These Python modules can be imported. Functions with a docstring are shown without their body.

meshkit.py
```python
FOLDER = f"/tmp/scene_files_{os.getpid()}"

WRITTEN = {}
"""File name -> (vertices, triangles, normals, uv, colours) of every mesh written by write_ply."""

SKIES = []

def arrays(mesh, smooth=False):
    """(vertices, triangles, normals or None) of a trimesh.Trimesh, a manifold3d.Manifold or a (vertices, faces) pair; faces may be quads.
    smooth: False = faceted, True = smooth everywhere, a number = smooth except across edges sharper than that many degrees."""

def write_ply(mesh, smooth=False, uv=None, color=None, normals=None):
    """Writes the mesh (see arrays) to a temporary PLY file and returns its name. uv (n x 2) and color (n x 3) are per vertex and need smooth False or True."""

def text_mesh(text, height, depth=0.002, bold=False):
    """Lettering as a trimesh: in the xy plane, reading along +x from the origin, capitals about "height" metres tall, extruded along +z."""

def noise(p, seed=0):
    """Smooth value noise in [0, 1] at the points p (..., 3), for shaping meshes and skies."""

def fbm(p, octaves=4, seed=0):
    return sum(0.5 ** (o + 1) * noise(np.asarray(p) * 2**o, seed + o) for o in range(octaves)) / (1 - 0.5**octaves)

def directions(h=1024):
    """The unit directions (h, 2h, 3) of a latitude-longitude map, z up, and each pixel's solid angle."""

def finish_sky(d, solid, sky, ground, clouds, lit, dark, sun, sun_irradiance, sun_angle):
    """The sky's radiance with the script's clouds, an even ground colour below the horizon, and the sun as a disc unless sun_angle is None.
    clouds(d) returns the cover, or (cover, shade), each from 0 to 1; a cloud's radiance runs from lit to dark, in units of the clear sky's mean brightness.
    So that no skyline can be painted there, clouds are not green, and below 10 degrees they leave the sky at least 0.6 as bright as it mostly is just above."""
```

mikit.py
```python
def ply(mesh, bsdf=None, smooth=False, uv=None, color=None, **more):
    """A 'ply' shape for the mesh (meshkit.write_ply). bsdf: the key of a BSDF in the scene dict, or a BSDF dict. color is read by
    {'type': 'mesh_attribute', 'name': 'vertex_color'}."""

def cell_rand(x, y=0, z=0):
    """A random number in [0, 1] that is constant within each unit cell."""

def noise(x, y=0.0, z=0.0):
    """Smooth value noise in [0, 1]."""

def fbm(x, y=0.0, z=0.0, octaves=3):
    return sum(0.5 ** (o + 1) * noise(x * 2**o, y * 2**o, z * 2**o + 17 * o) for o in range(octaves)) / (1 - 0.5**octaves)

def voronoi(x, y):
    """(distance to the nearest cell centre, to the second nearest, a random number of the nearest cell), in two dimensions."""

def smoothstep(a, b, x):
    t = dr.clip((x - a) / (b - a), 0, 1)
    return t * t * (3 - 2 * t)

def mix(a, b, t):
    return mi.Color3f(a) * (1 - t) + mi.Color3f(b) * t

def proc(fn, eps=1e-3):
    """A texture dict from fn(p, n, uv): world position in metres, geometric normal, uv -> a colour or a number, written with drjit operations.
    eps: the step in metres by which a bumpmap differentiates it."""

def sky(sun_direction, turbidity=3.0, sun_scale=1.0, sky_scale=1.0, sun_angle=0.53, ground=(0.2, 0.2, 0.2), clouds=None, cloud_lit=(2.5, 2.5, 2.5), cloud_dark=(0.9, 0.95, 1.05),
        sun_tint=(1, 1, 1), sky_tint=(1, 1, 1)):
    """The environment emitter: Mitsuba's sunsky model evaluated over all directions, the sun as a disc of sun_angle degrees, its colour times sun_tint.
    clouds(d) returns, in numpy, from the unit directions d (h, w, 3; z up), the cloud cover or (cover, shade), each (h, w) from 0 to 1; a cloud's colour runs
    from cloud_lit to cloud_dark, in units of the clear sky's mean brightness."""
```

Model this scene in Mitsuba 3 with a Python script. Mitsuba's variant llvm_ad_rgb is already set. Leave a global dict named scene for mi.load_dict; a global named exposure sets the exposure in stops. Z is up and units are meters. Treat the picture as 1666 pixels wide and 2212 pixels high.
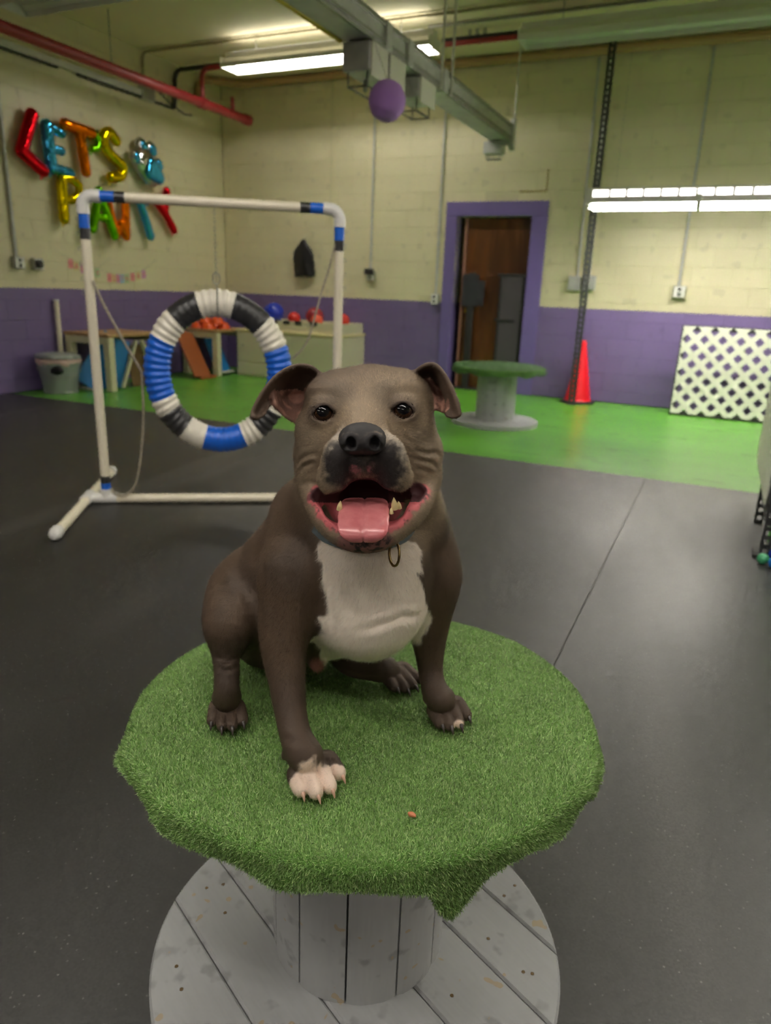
import math, numpy as np, trimesh, mitsuba as mi, mikit, meshkit
import drjit as dr
from scipy.spatial import cKDTree
T = mi.ScalarTransform4f
scene, labels = {}, {}
# ---------------------------------------------------------------- camera
EYE = np.array([0.0, 0.0, 1.17])
FWD = np.array([-0.39511003, 0.86899868, -0.29787474])
UPV = np.array([-0.15893411, 0.25470352, 0.953869])
scene['camera'] = {'type': 'thinlens', 'fov': 2 * math.degrees(math.atan(833 / 1532.3)), 'fov_axis': 'x',
                   'aperture_radius': 0.0021, 'focus_distance': 0.86, 'near_clip': 0.05, 'far_clip': 100.0,
                   'to_world': T().look_at(origin=EYE.tolist(), target=(EYE + FWD).tolist(), up=UPV.tolist())}
# ---------------------------------------------------------------- light and exposure (fluorescent fixtures are built further down)
exposure = 1.62
TUBE = (17.0, 16.1, 15.0)          # radiance of the lit tubes
# x centre, y, z, length, lit : rows of ceiling fixtures along x
FIXTURES = [(-4.22, 7.32, 3.45, 2.44, True), (-5.0, 5.22, 3.45, 2.44, False), (-0.95, 7.45, 3.45, 2.44, False),
            (1.2, 2.6, 3.30, 2.44, True), (1.7, 5.0, 3.30, 2.44, True), (0.55, -0.70, 3.30, 2.44, True), (-1.30, 1.35, 3.30, 2.44, True), (-2.1, -1.0, 3.30, 2.44, True), (3.9, 1.6, 3.30, 2.44, True),
            (-2.6, -3.6, 3.30, 2.44, True), (1.5, -4.4, 3.30, 2.44, True)]

# ---------------------------------------------------------------- helpers
def key_of(name, parent=None):
    base = f'{parent}__{name}' if parent else name
    k, i = base, 0
    while k in scene or k in labels or k in ROOTS:
        i += 1; k = f'{base}_{i:03d}'
    return k
ROOTS = set()

def thing(name, label, cat, group=None):
    k = key_of(name); ROOTS.add(k)
    labels[k] = {'label': label, 'category': cat}
    if group: labels[k]['group'] = group
    return k

def tag(k, label=None, cat=None, group=None, kind=None):
    d = labels.setdefault(k, {})
    for n, v in (('label', label), ('category', cat), ('group', group), ('kind', kind)):
        if v: d[n] = v
    return k

def obj(name, mesh, mat, parent=None, smooth=False, label=None, kind=None, **kw):
    k = key_of(name, parent)
    scene[k] = mesh if isinstance(mesh, dict) else mikit.ply(mesh, mat, smooth=smooth, **kw)
    if label or kind: tag(k, label, kind=kind)
    return k

def struct(name, mesh, mat, smooth=False, label=None):
    k = obj(name, mesh, mat, None, smooth); tag(k, label, kind='structure'); return k

def cat(*ms):
    ms = [m for g in ms for m in (g if isinstance(g, (list, tuple)) else [g])]
    return trimesh.util.concatenate(ms)

def box(x0, x1, y0, y1, z0, z1, b=0.0):
    """axis box, edges chamfered by b"""
    c = np.array([(x0 + x1) / 2, (y0 + y1) / 2, (z0 + z1) / 2]); h = np.array([x1 - x0, y1 - y0, z1 - z0]) / 2
    if b <= 0:
        m = trimesh.creation.box(h * 2); m.apply_translation(c); return m
    b = min(b, h.min() * 0.49); pts = []
    for sx in (-1, 1):
        for sy in (-1, 1):
            for sz in (-1, 1):
                s = np.array([sx, sy, sz])
                for k in range(3):
                    q = h - b; q[k] = h[k]; pts.append(s * q)
    m = trimesh.convex.convex_hull(np.array(pts)); m.apply_translation(c); return m

def rot(m, deg, axis=(0, 0, 1), at=(0, 0, 0)):
    m = m.copy(); m.apply_transform(trimesh.transformations.rotation_matrix(math.radians(deg), axis, at)); return m

def beam(p, q, w, h, b=0.003, up=(0, 0, 1)):
    """bevelled bar from p to q, w across, h along 'up'"""
    p, q = np.array(p, float), np.array(q, float); d = q - p; L = np.linalg.norm(d); d /= L
    u = np.array(up, float); u = u - d * (u @ d)
    if np.linalg.norm(u) < 1e-6: u = np.array([1.0, 0, 0]) - d * d[0]
    u /= np.linalg.norm(u); s = np.cross(u, d)
    m = box(-L / 2, L / 2, -w / 2, w / 2, -h / 2, h / 2, b)
    M = np.eye(4); M[:3, 0], M[:3, 1], M[:3, 2], M[:3, 3] = d, s, u, (p + q) / 2
    m.apply_transform(M); return m

def tube(path, r, n=12, closed=False, caps=True):
    """round tube along a polyline; r number or list"""
    P = np.array(path, float); N = len(P); r = np.broadcast_to(np.asarray(r, float), (N,))
    if closed: tg = np.roll(P, -1, 0) - np.roll(P, 1, 0)
    else: tg = np.gradient(P, axis=0)
    tg /= np.linalg.norm(tg, axis=1, keepdims=True)
    u = np.cross(tg[0], [0.31, 0.2, 0.93]); u /= np.linalg.norm(u); U = []
    for t in tg:
        u = u - t * (u @ t); u /= np.linalg.norm(u); U.append(u.copy())
    U = np.array(U); V = np.cross(tg, U); a = np.arange(n) * 2 * np.pi / n
    v = (P[:, None] + r[:, None, None] * (np.cos(a)[None, :, None] * U[:, None] + np.sin(a)[None, :, None] * V[:, None])).reshape(-1, 3)
    f = []
    for i in range(N if closed else N - 1):
        j = (i + 1) % N
        for k in range(n):
            l = (k + 1) % n
            f += [[i * n + k, i * n + l, j * n + l], [i * n + k, j * n + l, j * n + k]]
    if caps and not closed:
        v = np.vstack([v, P[0], P[-1]]); a0, a1 = len(v) - 2, len(v) - 1
        for k in range(n):
            l = (k + 1) % n
            f += [[a0, l, k], [a1, (N - 1) * n + k, (N - 1) * n + l]]
    return trimesh.Trimesh(v, np.array(f), process=False)

def lathe(prof, n=32, at=(0, 0, 0)):
    """profile of (r, z) turned about z"""
    a = np.arange(n) * 2 * np.pi / n; P = np.array(prof, float)
    v = np.stack([P[:, None, 0] * np.cos(a), P[:, None, 0] * np.sin(a), np.broadcast_to(P[:, None, 1], (len(P), n))], -1).reshape(-1, 3)
    f = []
    for i in range(len(P) - 1):
        for k in range(n):
            l = (k + 1) % n
            f += [[i * n + k, i * n + l, (i + 1) * n + l], [i * n + k, (i + 1) * n + l, (i + 1) * n + k]]
    m = trimesh.Trimesh(v + np.array(at), np.array(f), process=False)
    m.update_faces(m.nondegenerate_faces()); return m

def arc(c, r, a0, a1, u, v, n=8):
    a = np.radians(np.linspace(a0, a1, n))
    return [np.array(c) + r * (math.cos(t) * np.array(u) + math.sin(t) * np.array(v)) for t in a]

def blob(c, r, sub=3, sq=(1, 1, 1)):
    m = trimesh.creation.icosphere(subdivisions=sub, radius=1.0); m.apply_scale(np.array(sq) * r); m.apply_translation(c); return m

def mat(name, col, rough=0.5, spec=0.5, metallic=0.0, two=True, bump=None, **kw):
    c = col if isinstance(col, dict) else {'type': 'rgb', 'value': list(col)}
    d = {'type': 'principled', 'base_color': c, 'roughness': rough, 'metallic': metallic, 'specular': spec, **kw}
    if bump: d = {'type': 'bumpmap', 'bsdf': d, 'tex': bump[0], 'scale': bump[1]}
    scene[name] = {'type': 'twosided', 'b': d} if two else d
    return name

def lin(r, g, b):
    f = lambda v: (v / 255 / 12.92) if v <= 10 else ((v / 255 + 0.055) / 1.055) ** 2.4
    return (f(r), f(g), f(b))
# ================================================================ materials
CREAM, PURPLE = mi.Color3f(*lin(215, 207, 171)), mi.Color3f(*lin(108, 92, 136))
def wall_col(p, n, uv):
    m = mikit.fbm(p.x * 1.7 + p.y * 1.3, p.y * 0.7, p.z * 1.7, 2)
    s = mikit.smoothstep(0.76, 0.84, mikit.fbm(p.x * 9, p.y * 9, p.z * 7 + 5, 2))
    edge = 1.055 + 0.006 * (mikit.noise(p.x * 6, p.y * 6, 3.0) - 0.5)
    c = dr.select(p.z > edge, CREAM, PURPLE)
    return c * (0.93 + 0.12 * m) * (1 - 0.12 * s)
mat('m_wall', mikit.proc(wall_col), 0.46, 0.5)
mat('m_mortar', mikit.proc(lambda p, n, uv: dr.select(p.z > 1.055, CREAM, PURPLE) * 0.86), 0.55)
mat('m_ceiling', mikit.proc(lambda p, n, uv: mi.Color3f(*lin(214, 206, 172)) * (0.9 + 0.14 * mikit.fbm(p.x * 1.4, p.y * 1.4, p.z, 2))), 0.7)
GREEN = mi.Color3f(*lin(80, 138, 42))
def green_col(p, n, uv):
    m = mikit.fbm(p.x * 1.1, p.y * 2.6, 0.0, 3); k = mikit.smoothstep(0.68, 0.76, mikit.fbm(p.x * 5, p.y * 7, 2.0, 3))
    return GREEN * (0.86 + 0.26 * m) * (1 - 0.14 * k)
mat('m_green_floor', mikit.proc(green_col), mikit.proc(lambda p, n, uv: 0.27 + 0.14 * mikit.noise(p.x * 4, p.y * 4, 1.0)), 0.5)
def rubber_col(p, n, uv):
    m = mikit.fbm(p.x * 1.3, p.y * 0.6, 0.0, 2)
    st = mikit.fbm(p.x * 3.2 + 0.5 * p.y, p.y * 0.55, 4.0, 2)          # long scuffs along the rolls
    r = mikit.cell_rand(p.x * 230, p.y * 230)
    d, _, r2 = mikit.voronoi(p.x * 75 + 3, p.y * 75)
    fl = dr.select((r2 > 0.90) & (d < 0.15), 1.0, 0.0)
    base = mi.Color3f(0.0100, 0.0096, 0.0090) * (0.78 + 0.4 * m + 1.3 * mikit.smoothstep(0.55, 0.8, st) - 0.35 * mikit.smoothstep(0.60, 0.75, mikit.fbm(p.x * 2.3 + 7, p.y * 0.9, 9.0, 2))) * (0.75 + 0.5 * r)
    return base + fl * mi.Color3f(0.045, 0.045, 0.043) * r
mat('m_rubber', mikit.proc(rubber_col), mikit.proc(lambda p, n, uv: 0.40 + 0.14 * mikit.noise(p.x * 3, p.y * 1.0, 1.0)), 0.7)
mat('m_frame_purple', lin(104, 90, 146), 0.4)
mat('m_cream', lin(205, 199, 165), 0.5)
mat('m_steel', lin(150, 150, 140), 0.4, metallic=0.6)
mat('m_galv', mikit.proc(lambda p, n, uv: mi.Color3f(0.5, 0.5, 0.47) * (0.8 + 0.4 * mikit.fbm(p.x * 14, p.y * 14, p.z * 14, 2))), 0.42, metallic=0.3)
mat('m_black', (0.012, 0.012, 0.012), 0.5)
mat('m_red_pipe', lin(146, 36, 42), 0.4)
mat('m_tan_pipe', lin(166, 134, 92), 0.5)
mat('m_fixture', lin(222, 221, 214), 0.4)
mat('m_yellow', lin(200, 180, 40), 0.5)
def wood_col(p, n, uv):
    g = mikit.fbm(p.x * 9 + 1.5 * mikit.noise(p.x * 3, p.y, p.z * 0.8), p.y * 3, p.z * 0.7, 3)
    return mikit.mix(lin(60, 34, 16), lin(108, 62, 24), mikit.smoothstep(0.25, 0.75, g))
mat('m_door', mikit.proc(wood_col), 0.28, 0.6)
mat('m_plywood', mikit.proc(lambda p, n, uv: mikit.mix(lin(150, 112, 70), lin(186, 150, 100), mikit.fbm(p.x * 4, p.y * 30, p.z * 8, 3))), 0.5)

# ================================================================ structure
XL, YB, ZC = -6.669, 8.78, 3.73
XR, YF = 5.5, -10.0
fl = struct('floor', box(XL - 0.2, XR + 0.2, 5.02, YB + 0.6, -0.15, -0.006), 'm_green_floor', label='glossy bright green painted concrete floor')
# rubber rolls laid over the floor up to the green strip: front edges slightly uneven
rng = np.random.default_rng(5)
obj('slab', box(XL - 0.2, XR + 0.2, YF - 0.2, 5.02, -0.15, -0.006), mat('m_slab', (0.02, 0.02, 0.019), 0.8), fl, label='dark concrete under the rubber rolls')
for i, (x0, x1) in enumerate([(XL + 0.01, -5.4955), (-5.494, -2.9205), (-2.919, -0.3455), (-0.344, 2.2295), (2.231, 4.8045), (4.806, XR - 0.01)]):
    ye = 5.085 + rng.uniform(-0.012, 0.012)
    obj('rubber_mat', box(x0, x1, YF + 0.01, ye, -0.006, 0.0, 0.002), 'm_rubber', fl)
struct('ceiling', box(XL - 0.2, XR + 0.2, YF - 0.2, YB + 0.3, ZC, ZC + 0.2), 'm_ceiling', label='pale painted concrete ceiling')
DX0, DX1, DZ = -3.185, -2.262, 2.062           # door opening
wb = struct('wall_back', cat(box(XL, DX0, YB + 0.006, YB + 0.2, 0, ZC), box(DX1, XR, YB + 0.006, YB + 0.2, 0, ZC), box(DX0, DX1, YB + 0.006, YB + 0.2, DZ, ZC),
            box(DX0 - 0.3, DX1 + 0.3, YB + 0.5, YB + 0.55, -0.006, 2.5)), 'm_mortar', label='painted concrete block wall, cream above and purple below')
wl = struct('wall_left', box(XL - 0.2, XL - 0.006, YF, YB + 0.2, 0, ZC), 'm_mortar', label='painted concrete block wall, cream above and purple below')
struct('wall_right', box(XR, XR + 0.2, YF, YB + 0.2, 0, ZC), 'm_wall')
struct('wall_front', box(XL, XR, YF - 0.2, YF, 0, ZC), 'm_wall')
# concrete blocks 0.4 x 0.2, running bond
def blk(L, Hh):  # face toward -y, origin at lower left front edge (12+ triangles)
    return box(0.0008, L - 0.0008, 0, 0.02, 0.0008, Hh - 0.0008, 0.0022)
_bp = {}
def blkply(L, Hh, a):
    k = (round(L, 3), round(Hh, 3), a)
    if k not in _bp: _bp[k] = mikit.ply(blk(L, Hh) if a == 0 else rot(blk(L, Hh), 90), 'm_wall')
    return _bp[k]
def clad(parent, cells, a, limit=296):
    rest = []
    for n, (s, z0, L, Hh) in enumerate(cells):
        d = blkply(L, Hh, a); off = (s, YB, z0) if a == 0 else (XL, s, z0)
        j = 0.0012 * math.sin(n * 12.9898)
        off = (off[0], off[1] + j, off[2]) if a == 0 else (off[0] + j, off[1], off[2])
        if n < limit: obj('block', {**d, 'to_world': T().translate(list(off))}, None, parent)
        else:
            m = (blk(L, Hh) if a == 0 else rot(blk(L, Hh), 90)); m.apply_translation(off); rest.append(m)
    if rest: obj('blockwork', cat(rest), 'm_wall', parent, kind='stuff')
def course_z():
    zs = [0.0] + [0.135 + 0.2 * k for k in range(18)] + [ZC]
    return list(zip(zs[:-1], zs[1:]))
cells = []
for i, (z0, z1) in enumerate(course_z()):
    x = XL + 0.02 - (0.2 if i % 2 else 0.0)
    while x < XR:
        a, b = max(x, XL + 0.001), min(x + 0.4, XR)
        x += 0.4
        if z0 < 2.222:      # door and its frame
            if a >= -3.2 and b <= -2.2: continue
            if a < -3.2 < b: b = DX0 if z0 < 2.05 else b
            elif a < DX1 < b or (-3.2 < a < DX1): a = DX1 if z0 < 2.05 else a
        if b - a < 0.02: continue
        vis = -6.7 < a < 0.6
        cells.append((0 if vis else 1, -z0 if False else z0, a, b - a, z1 - z0))
cells.sort(key=lambda c: (c[0], c[1] > 3.3, abs(c[2] + 2.5)))
clad(wb, [(a, z0, L, h) for _, z0, a, L, h in cells], 0)
cells = []
for i, (z0, z1) in enumerate(course_z()):
    y = YB - 0.01 + (0.2 if i % 2 else 0.0)
    while y > YF:
        b, a = min(y, YB - 0.002), max(y - 0.4, YF); y -= 0.4
        if b - a > 0.02: cells.append((a, z0, b - a, z1 - z0))
cells.sort(key=lambda c: c[0] < 4.6)
nvis = sum(c[0] >= 4.6 for c in cells)
clad(wl, cells, 1, min(nvis, 296))
# doorway: purple casing (flat boards with a reveal) and the wooden door set back in it
dk = struct('door_1', box(DX0 + 0.06, DX1 - 0.012, YB + 0.125, YB + 0.165, 0.004, DZ - 0.012, 0.003), 'm_door', label='dark brown varnished wooden door in a purple casing')
obj('casing', cat(box(-3.325, DX0, YB - 0.022, YB + 0.20, -0.006, DZ, 0.004)), 'm_frame_purple', dk, label='purple painted casing board')
obj('casing', cat(box(DX1, -2.078, YB - 0.022, YB + 0.20, -0.006, DZ, 0.004)), 'm_frame_purple', dk)
obj('casing', cat(box(-3.325, -2.078, YB - 0.024, YB + 0.20, DZ, 2.222, 0.004)), 'm_frame_purple', dk)
obj('door_edge', box(DX0 + 0.075, DX0 + 0.105, YB + 0.085, YB + 0.125, 0.004, DZ - 0.012, 0.003), mat('m_edge', lin(150, 105, 88), 0.4), dk, label='pinkish brown edge strip')
obj('threshold', box(DX0, DX1, YB - 0.01, YB + 0.2, -0.006, 0.014, 0.003), 'm_black', dk)
kn = lathe([(0.0, 0.0), (0.026, 0.001), (0.027, 0.006), (0.012, 0.012), (0.011, 0.03), (0.022, 0.04), (0.027, 0.052), (0.022, 0.064), (0.0, 0.07)], 20)
obj('knob', rot(kn, 90, (1, 0, 0)).apply_translation((DX0 + 0.16, YB + 0.125, 0.97)), mat('m_brass', lin(190, 150, 70), 0.25, metallic=1.0), dk, True, label='round brass knob')
# black folded pet gate leaning in the doorway
pg = thing('pet_gate', 'black folded pet gate standing in front of the brown wooden door', 'gate')
mat('m_screen', (0.05, 0.045, 0.05), 0.35)
gx = -2.285
obj('frame', cat(box(-2.60, -2.57, YB + 0.03, YB + 0.06, 0.014, 1.42, 0.004), box(gx - 0.03, gx, YB + 0.03, YB + 0.06, 0.014, 1.42, 0.004), box(-2.63, gx, YB + 0.025, YB + 0.065, 1.39, 1.42, 0.004),
    box(-2.63, gx - 0.1, YB + 0.02, YB + 0.06, 0.86, 0.89, 0.004), box(-2.60, gx, YB + 0.03, YB + 0.06, 0.03, 0.06, 0.004)), 'm_black', pg)
obj('panel', box(-2.57, gx - 0.03, YB + 0.04, YB + 0.05, 0.06, 1.39), 'm_screen', pg, label='dark smoky mesh panel')
pq = thing('gate_post', 'black upright gate post with a flat plate beside the brass door knob', 'gate')
obj('post', box(-3.0, -2.92, YB + 0.03, YB + 0.08, 0.014, 1.42, 0.005), 'm_black', pq)
obj('plate', box(-3.07, -2.86, YB + 0.02, YB + 0.03, 1.02, 1.40, 0.003), mat('m_plate', (0.022, 0.024, 0.028), 0.35), pq)
obj('plate', box(-2.86, -2.79, YB + 0.03, YB + 0.045, 1.03, 1.33, 0.003), 'm_plate', pq)
# ================================================================ ceiling services
mat('m_tube_off', lin(225, 225, 215), 0.3)
scene['m_lens'] = {'type': 'twosided', 'b': {'type': 'diffuse', 'reflectance': {'type': 'rgb', 'value': [0.8, 0.8, 0.78]}}}
def glow(mesh, k=1.0):
    return mikit.ply(mesh, 'm_lens', smooth=40, emitter={'type': 'area', 'radiance': {'type': 'rgb', 'value': [v * k for v in TUBE]}})
def fixture(xc, y, z, L, lit, label, group, w=0.30, slots=False, rods=True):
    f = thing('light_fixture', label, 'light fixture', group)
    h = L / 2
    # folded sheet reflector: sloped sides and a ballast channel on top
    sec = [(-w / 2, -0.035), (-w / 2, 0.012), (-0.06, 0.075), (-0.055, 0.13), (0.055, 0.13), (0.06, 0.075), (w / 2, 0.012), (w / 2, -0.035), (w / 2 - 0.004, -0.035), (w / 2 - 0.004, 0.010), (0.058, 0.066), (-0.058, 0.066), (-w / 2 + 0.004, 0.010), (-w / 2 + 0.004, -0.035)]
    import shapely.geometry as sg
    m = trimesh.creation.extrude_polygon(sg.Polygon(sec), L, engine='earcut')
    m.apply_transform(np.array([[0, 0, 1, xc - h], [1, 0, 0, y], [0, 1, 0, z], [0, 0, 0, 1.0]]))
    obj('reflector', m, 'm_fixture', f)
    for s in (-1, 1):
        obj('end_cap', box(xc + s * h - 0.004, xc + s * h + 0.004, y - w / 2, y + w / 2, z - 0.035, z + 0.07, 0.002), 'm_fixture', f)
    for s in (-1, 1):
        t = tube([(xc - h + 0.05, y + s * 0.085, z + 0.030), (xc + h - 0.05, y + s * 0.085, z + 0.030)], 0.019, 14)
        if lit: obj('tube_lamp', glow(t), None, f, label='glowing fluorescent tube')
        else: obj('tube_lamp', t, 'm_tube_off', f, 40)
    if slots:
        for s in (-1, 1): obj('upper_lens', glow(box(xc - h + 0.1, xc + h - 0.1, y + s * 0.028 - 0.022, y + s * 0.028 + 0.022, z + 0.1305, z + 0.132), 0.2), None, f, label='glowing upper lens')
    if rods:
        for s in (-1, 1):
            obj('hanger', tube([(xc + s * h * 0.7, y, z + 0.13), (xc + s * h * 0.7, y, ZC)], 0.006, 8), 'm_steel', f, 30)
    return f
fix_lab = ['lit twin tube light fixture near the far left corner, behind the overhead duct', 'unlit grey light fixture under the ceiling at the upper left', 'unlit grey light fixture under the ceiling above the slotted post']
for i, (xc, y, z, L, lit) in enumerate(FIXTURES):
    fixture(xc, y, z, L, lit, fix_lab[i] if i < 3 else 'lit twin tube light fixture outside the view, ' + ['over the middle of the floor', 'over the far right of the floor', 'above the photographer', 'right above the near spool table', 'above and left of the photographer', 'to the right of the spool table', 'far behind the photographer on the left', 'far behind the photographer on the right'][i - 3], None if i < 3 else 'fixtures lighting the near half of the room', slots=i == 0)
# upper uplight slit: the lit far fixture also throws light up through its open top
# low hanging fixture at the right with a row of uplight openings
f = thing('light_fixture', 'low hanging white strip light with glowing slots in front of the cream wall', 'light fixture')
x0, x1, yy, z0 = -1.44, 1.0, 7.66, 2.0
for a, b in ((x0 + 0.03, x0 + 0.05),): pass
obj('body', cat(box(x0, x1, yy - 0.085, yy + 0.085, z0 + 0.052, z0 + 0.062, 0.004), box(x0, x1, yy - 0.034, yy - 0.020, z0 + 0.055, z0 + 0.115, 0.002), box(x0, x1, yy + 0.080, yy + 0.085, z0 + 0.012, z0 + 0.115, 0.002), box(x0, x1, yy - 0.02, yy + 0.02, z0 + 0.175, z0 + 0.195, 0.004), box(x0, x0 + 0.05, yy - 0.05, yy + 0.05, z0 + 0.03, z0 + 0.19, 0.006), box(x1 - 0.05, x1, yy - 0.05, yy + 0.05, z0 + 0.03, z0 + 0.19, 0.006)), 'm_fixture', f)
n = 15; xs = np.linspace(x0 + 0.05, x1 - 0.05, n + 1)
for a in xs[1:-1]: obj('slot_divider', box(a - 0.012, a + 0.012, yy - 0.018, yy + 0.018, z0 + 0.115, z0 + 0.175), 'm_fixture', f)
obj('upper_lens', glow(box(x0 + 0.05, x1 - 0.05, yy - 0.006, yy + 0.006, z0 + 0.117, z0 + 0.173), 0.11), None, f, label='glowing upper lens seen through the slots')
obj('tube_lamp', glow(tube([(x0 + 0.06, yy - 0.03, z0 + 0.022), (x1 - 0.06, yy - 0.03, z0 + 0.022)], 0.028, 16), 1.5), None, f, label='glowing fluorescent tube')
obj('tube_lamp', glow(tube([(x0 + 0.06, yy + 0.04, z0 + 0.022), (x1 - 0.06, yy + 0.04, z0 + 0.022)], 0.028, 16), 1.5), None, f)
obj('centre_clip', box(-0.44, -0.40, yy - 0.09, yy + 0.09, z0 - 0.012, z0 + 0.12, 0.004), 'm_fixture', f)
for s in (0.25, 2.2): obj('hanger', tube([(x0 + s, yy, z0 + 0.195), (x0 + s, yy, ZC)], 0.0012, 6), 'm_steel', f, 30)

# bus duct running away along y, with its plug boxes
bd = thing('bus_duct', 'long grey galvanized overhead bus duct hung on rods, running toward the far wall', 'duct')
DXR, DXL, DZ0, DZ1 = -2.40, -2.62, 2.735, 2.875
obj('casing', cat(box(DXL, DXR, 2.2, 8.12, DZ0, DZ1, 0.004)), 'm_galv', bd)
obj('flange', cat(box(DXR - 0.01, DXR + 0.02, 2.2, 8.12, DZ1 - 0.018, DZ1 + 0.012, 0.003), box(DXR - 0.01, DXR + 0.016, 2.2, 8.12, DZ0 + 0.02, DZ0 + 0.04, 0.003), box(DXR - 0.01, DXR + 0.02, 2.2, 8.12, DZ0 - 0.01, DZ0 + 0.006, 0.003)), 'm_steel', bd)
obj('stripe', box(DXL - 0.01, DXL + 0.014, 2.2, 4.75, DZ0 - 0.012, DZ0 + 0.012, 0.002), 'm_yellow', bd, label='yellow edge strip')
for yj in (3.3, 4.95, 5.32, 6.05): obj('joint_cover', box(DXL - 0.012, DXR + 0.024, yj, yj + 0.09, DZ0 - 0.012, DZ1 + 0.016, 0.003), 'm_galv', bd)
for yr in (5.95, 6.18, 8.08): obj('hanger_rod', tube([(DXR + 0.035, yr, DZ0 - 0.02), (DXR + 0.035, yr, ZC)], 0.011, 10), mat('m_rod', lin(196, 194, 182), 0.4) if yr == 5.95 else 'm_rod', bd, 30)
obj('end_bracket', cat(box(DXL - 0.02, DXR + 0.05, 8.06, 8.10, DZ0 - 0.05, DZ0 - 0.01, 0.004), box(DXR + 0.0, DXR + 0.05, 8.05, 8.11, DZ0 - 0.10, DZ1 + 0.06, 0.004)), 'm_galv', bd)
def wirebail(x0, x1, y0, y1, zt, zb):
    return cat([tube([(x0, y, zt), (x0, y, zb), (x1, y, zb), (x1, y, zt)], 0.006, 8) for y in (y0, y1)] + [tube([(x0, y0, zb), (x0, y1, zb)], 0.006, 8), tube([(x1, y0, zb), (x1, y1, zb)], 0.006, 8)])
plugs = [(4.74, 5.30, 2.55, 'long plug-in box under the bus duct, directly above the purple lantern'), (5.58, 5.90, 2.58, 'short plug-in box under the bus duct, just beyond the purple lantern'), (8.0, 8.14, 2.60, 'small plug-in box under the far end of the bus duct')]
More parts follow.
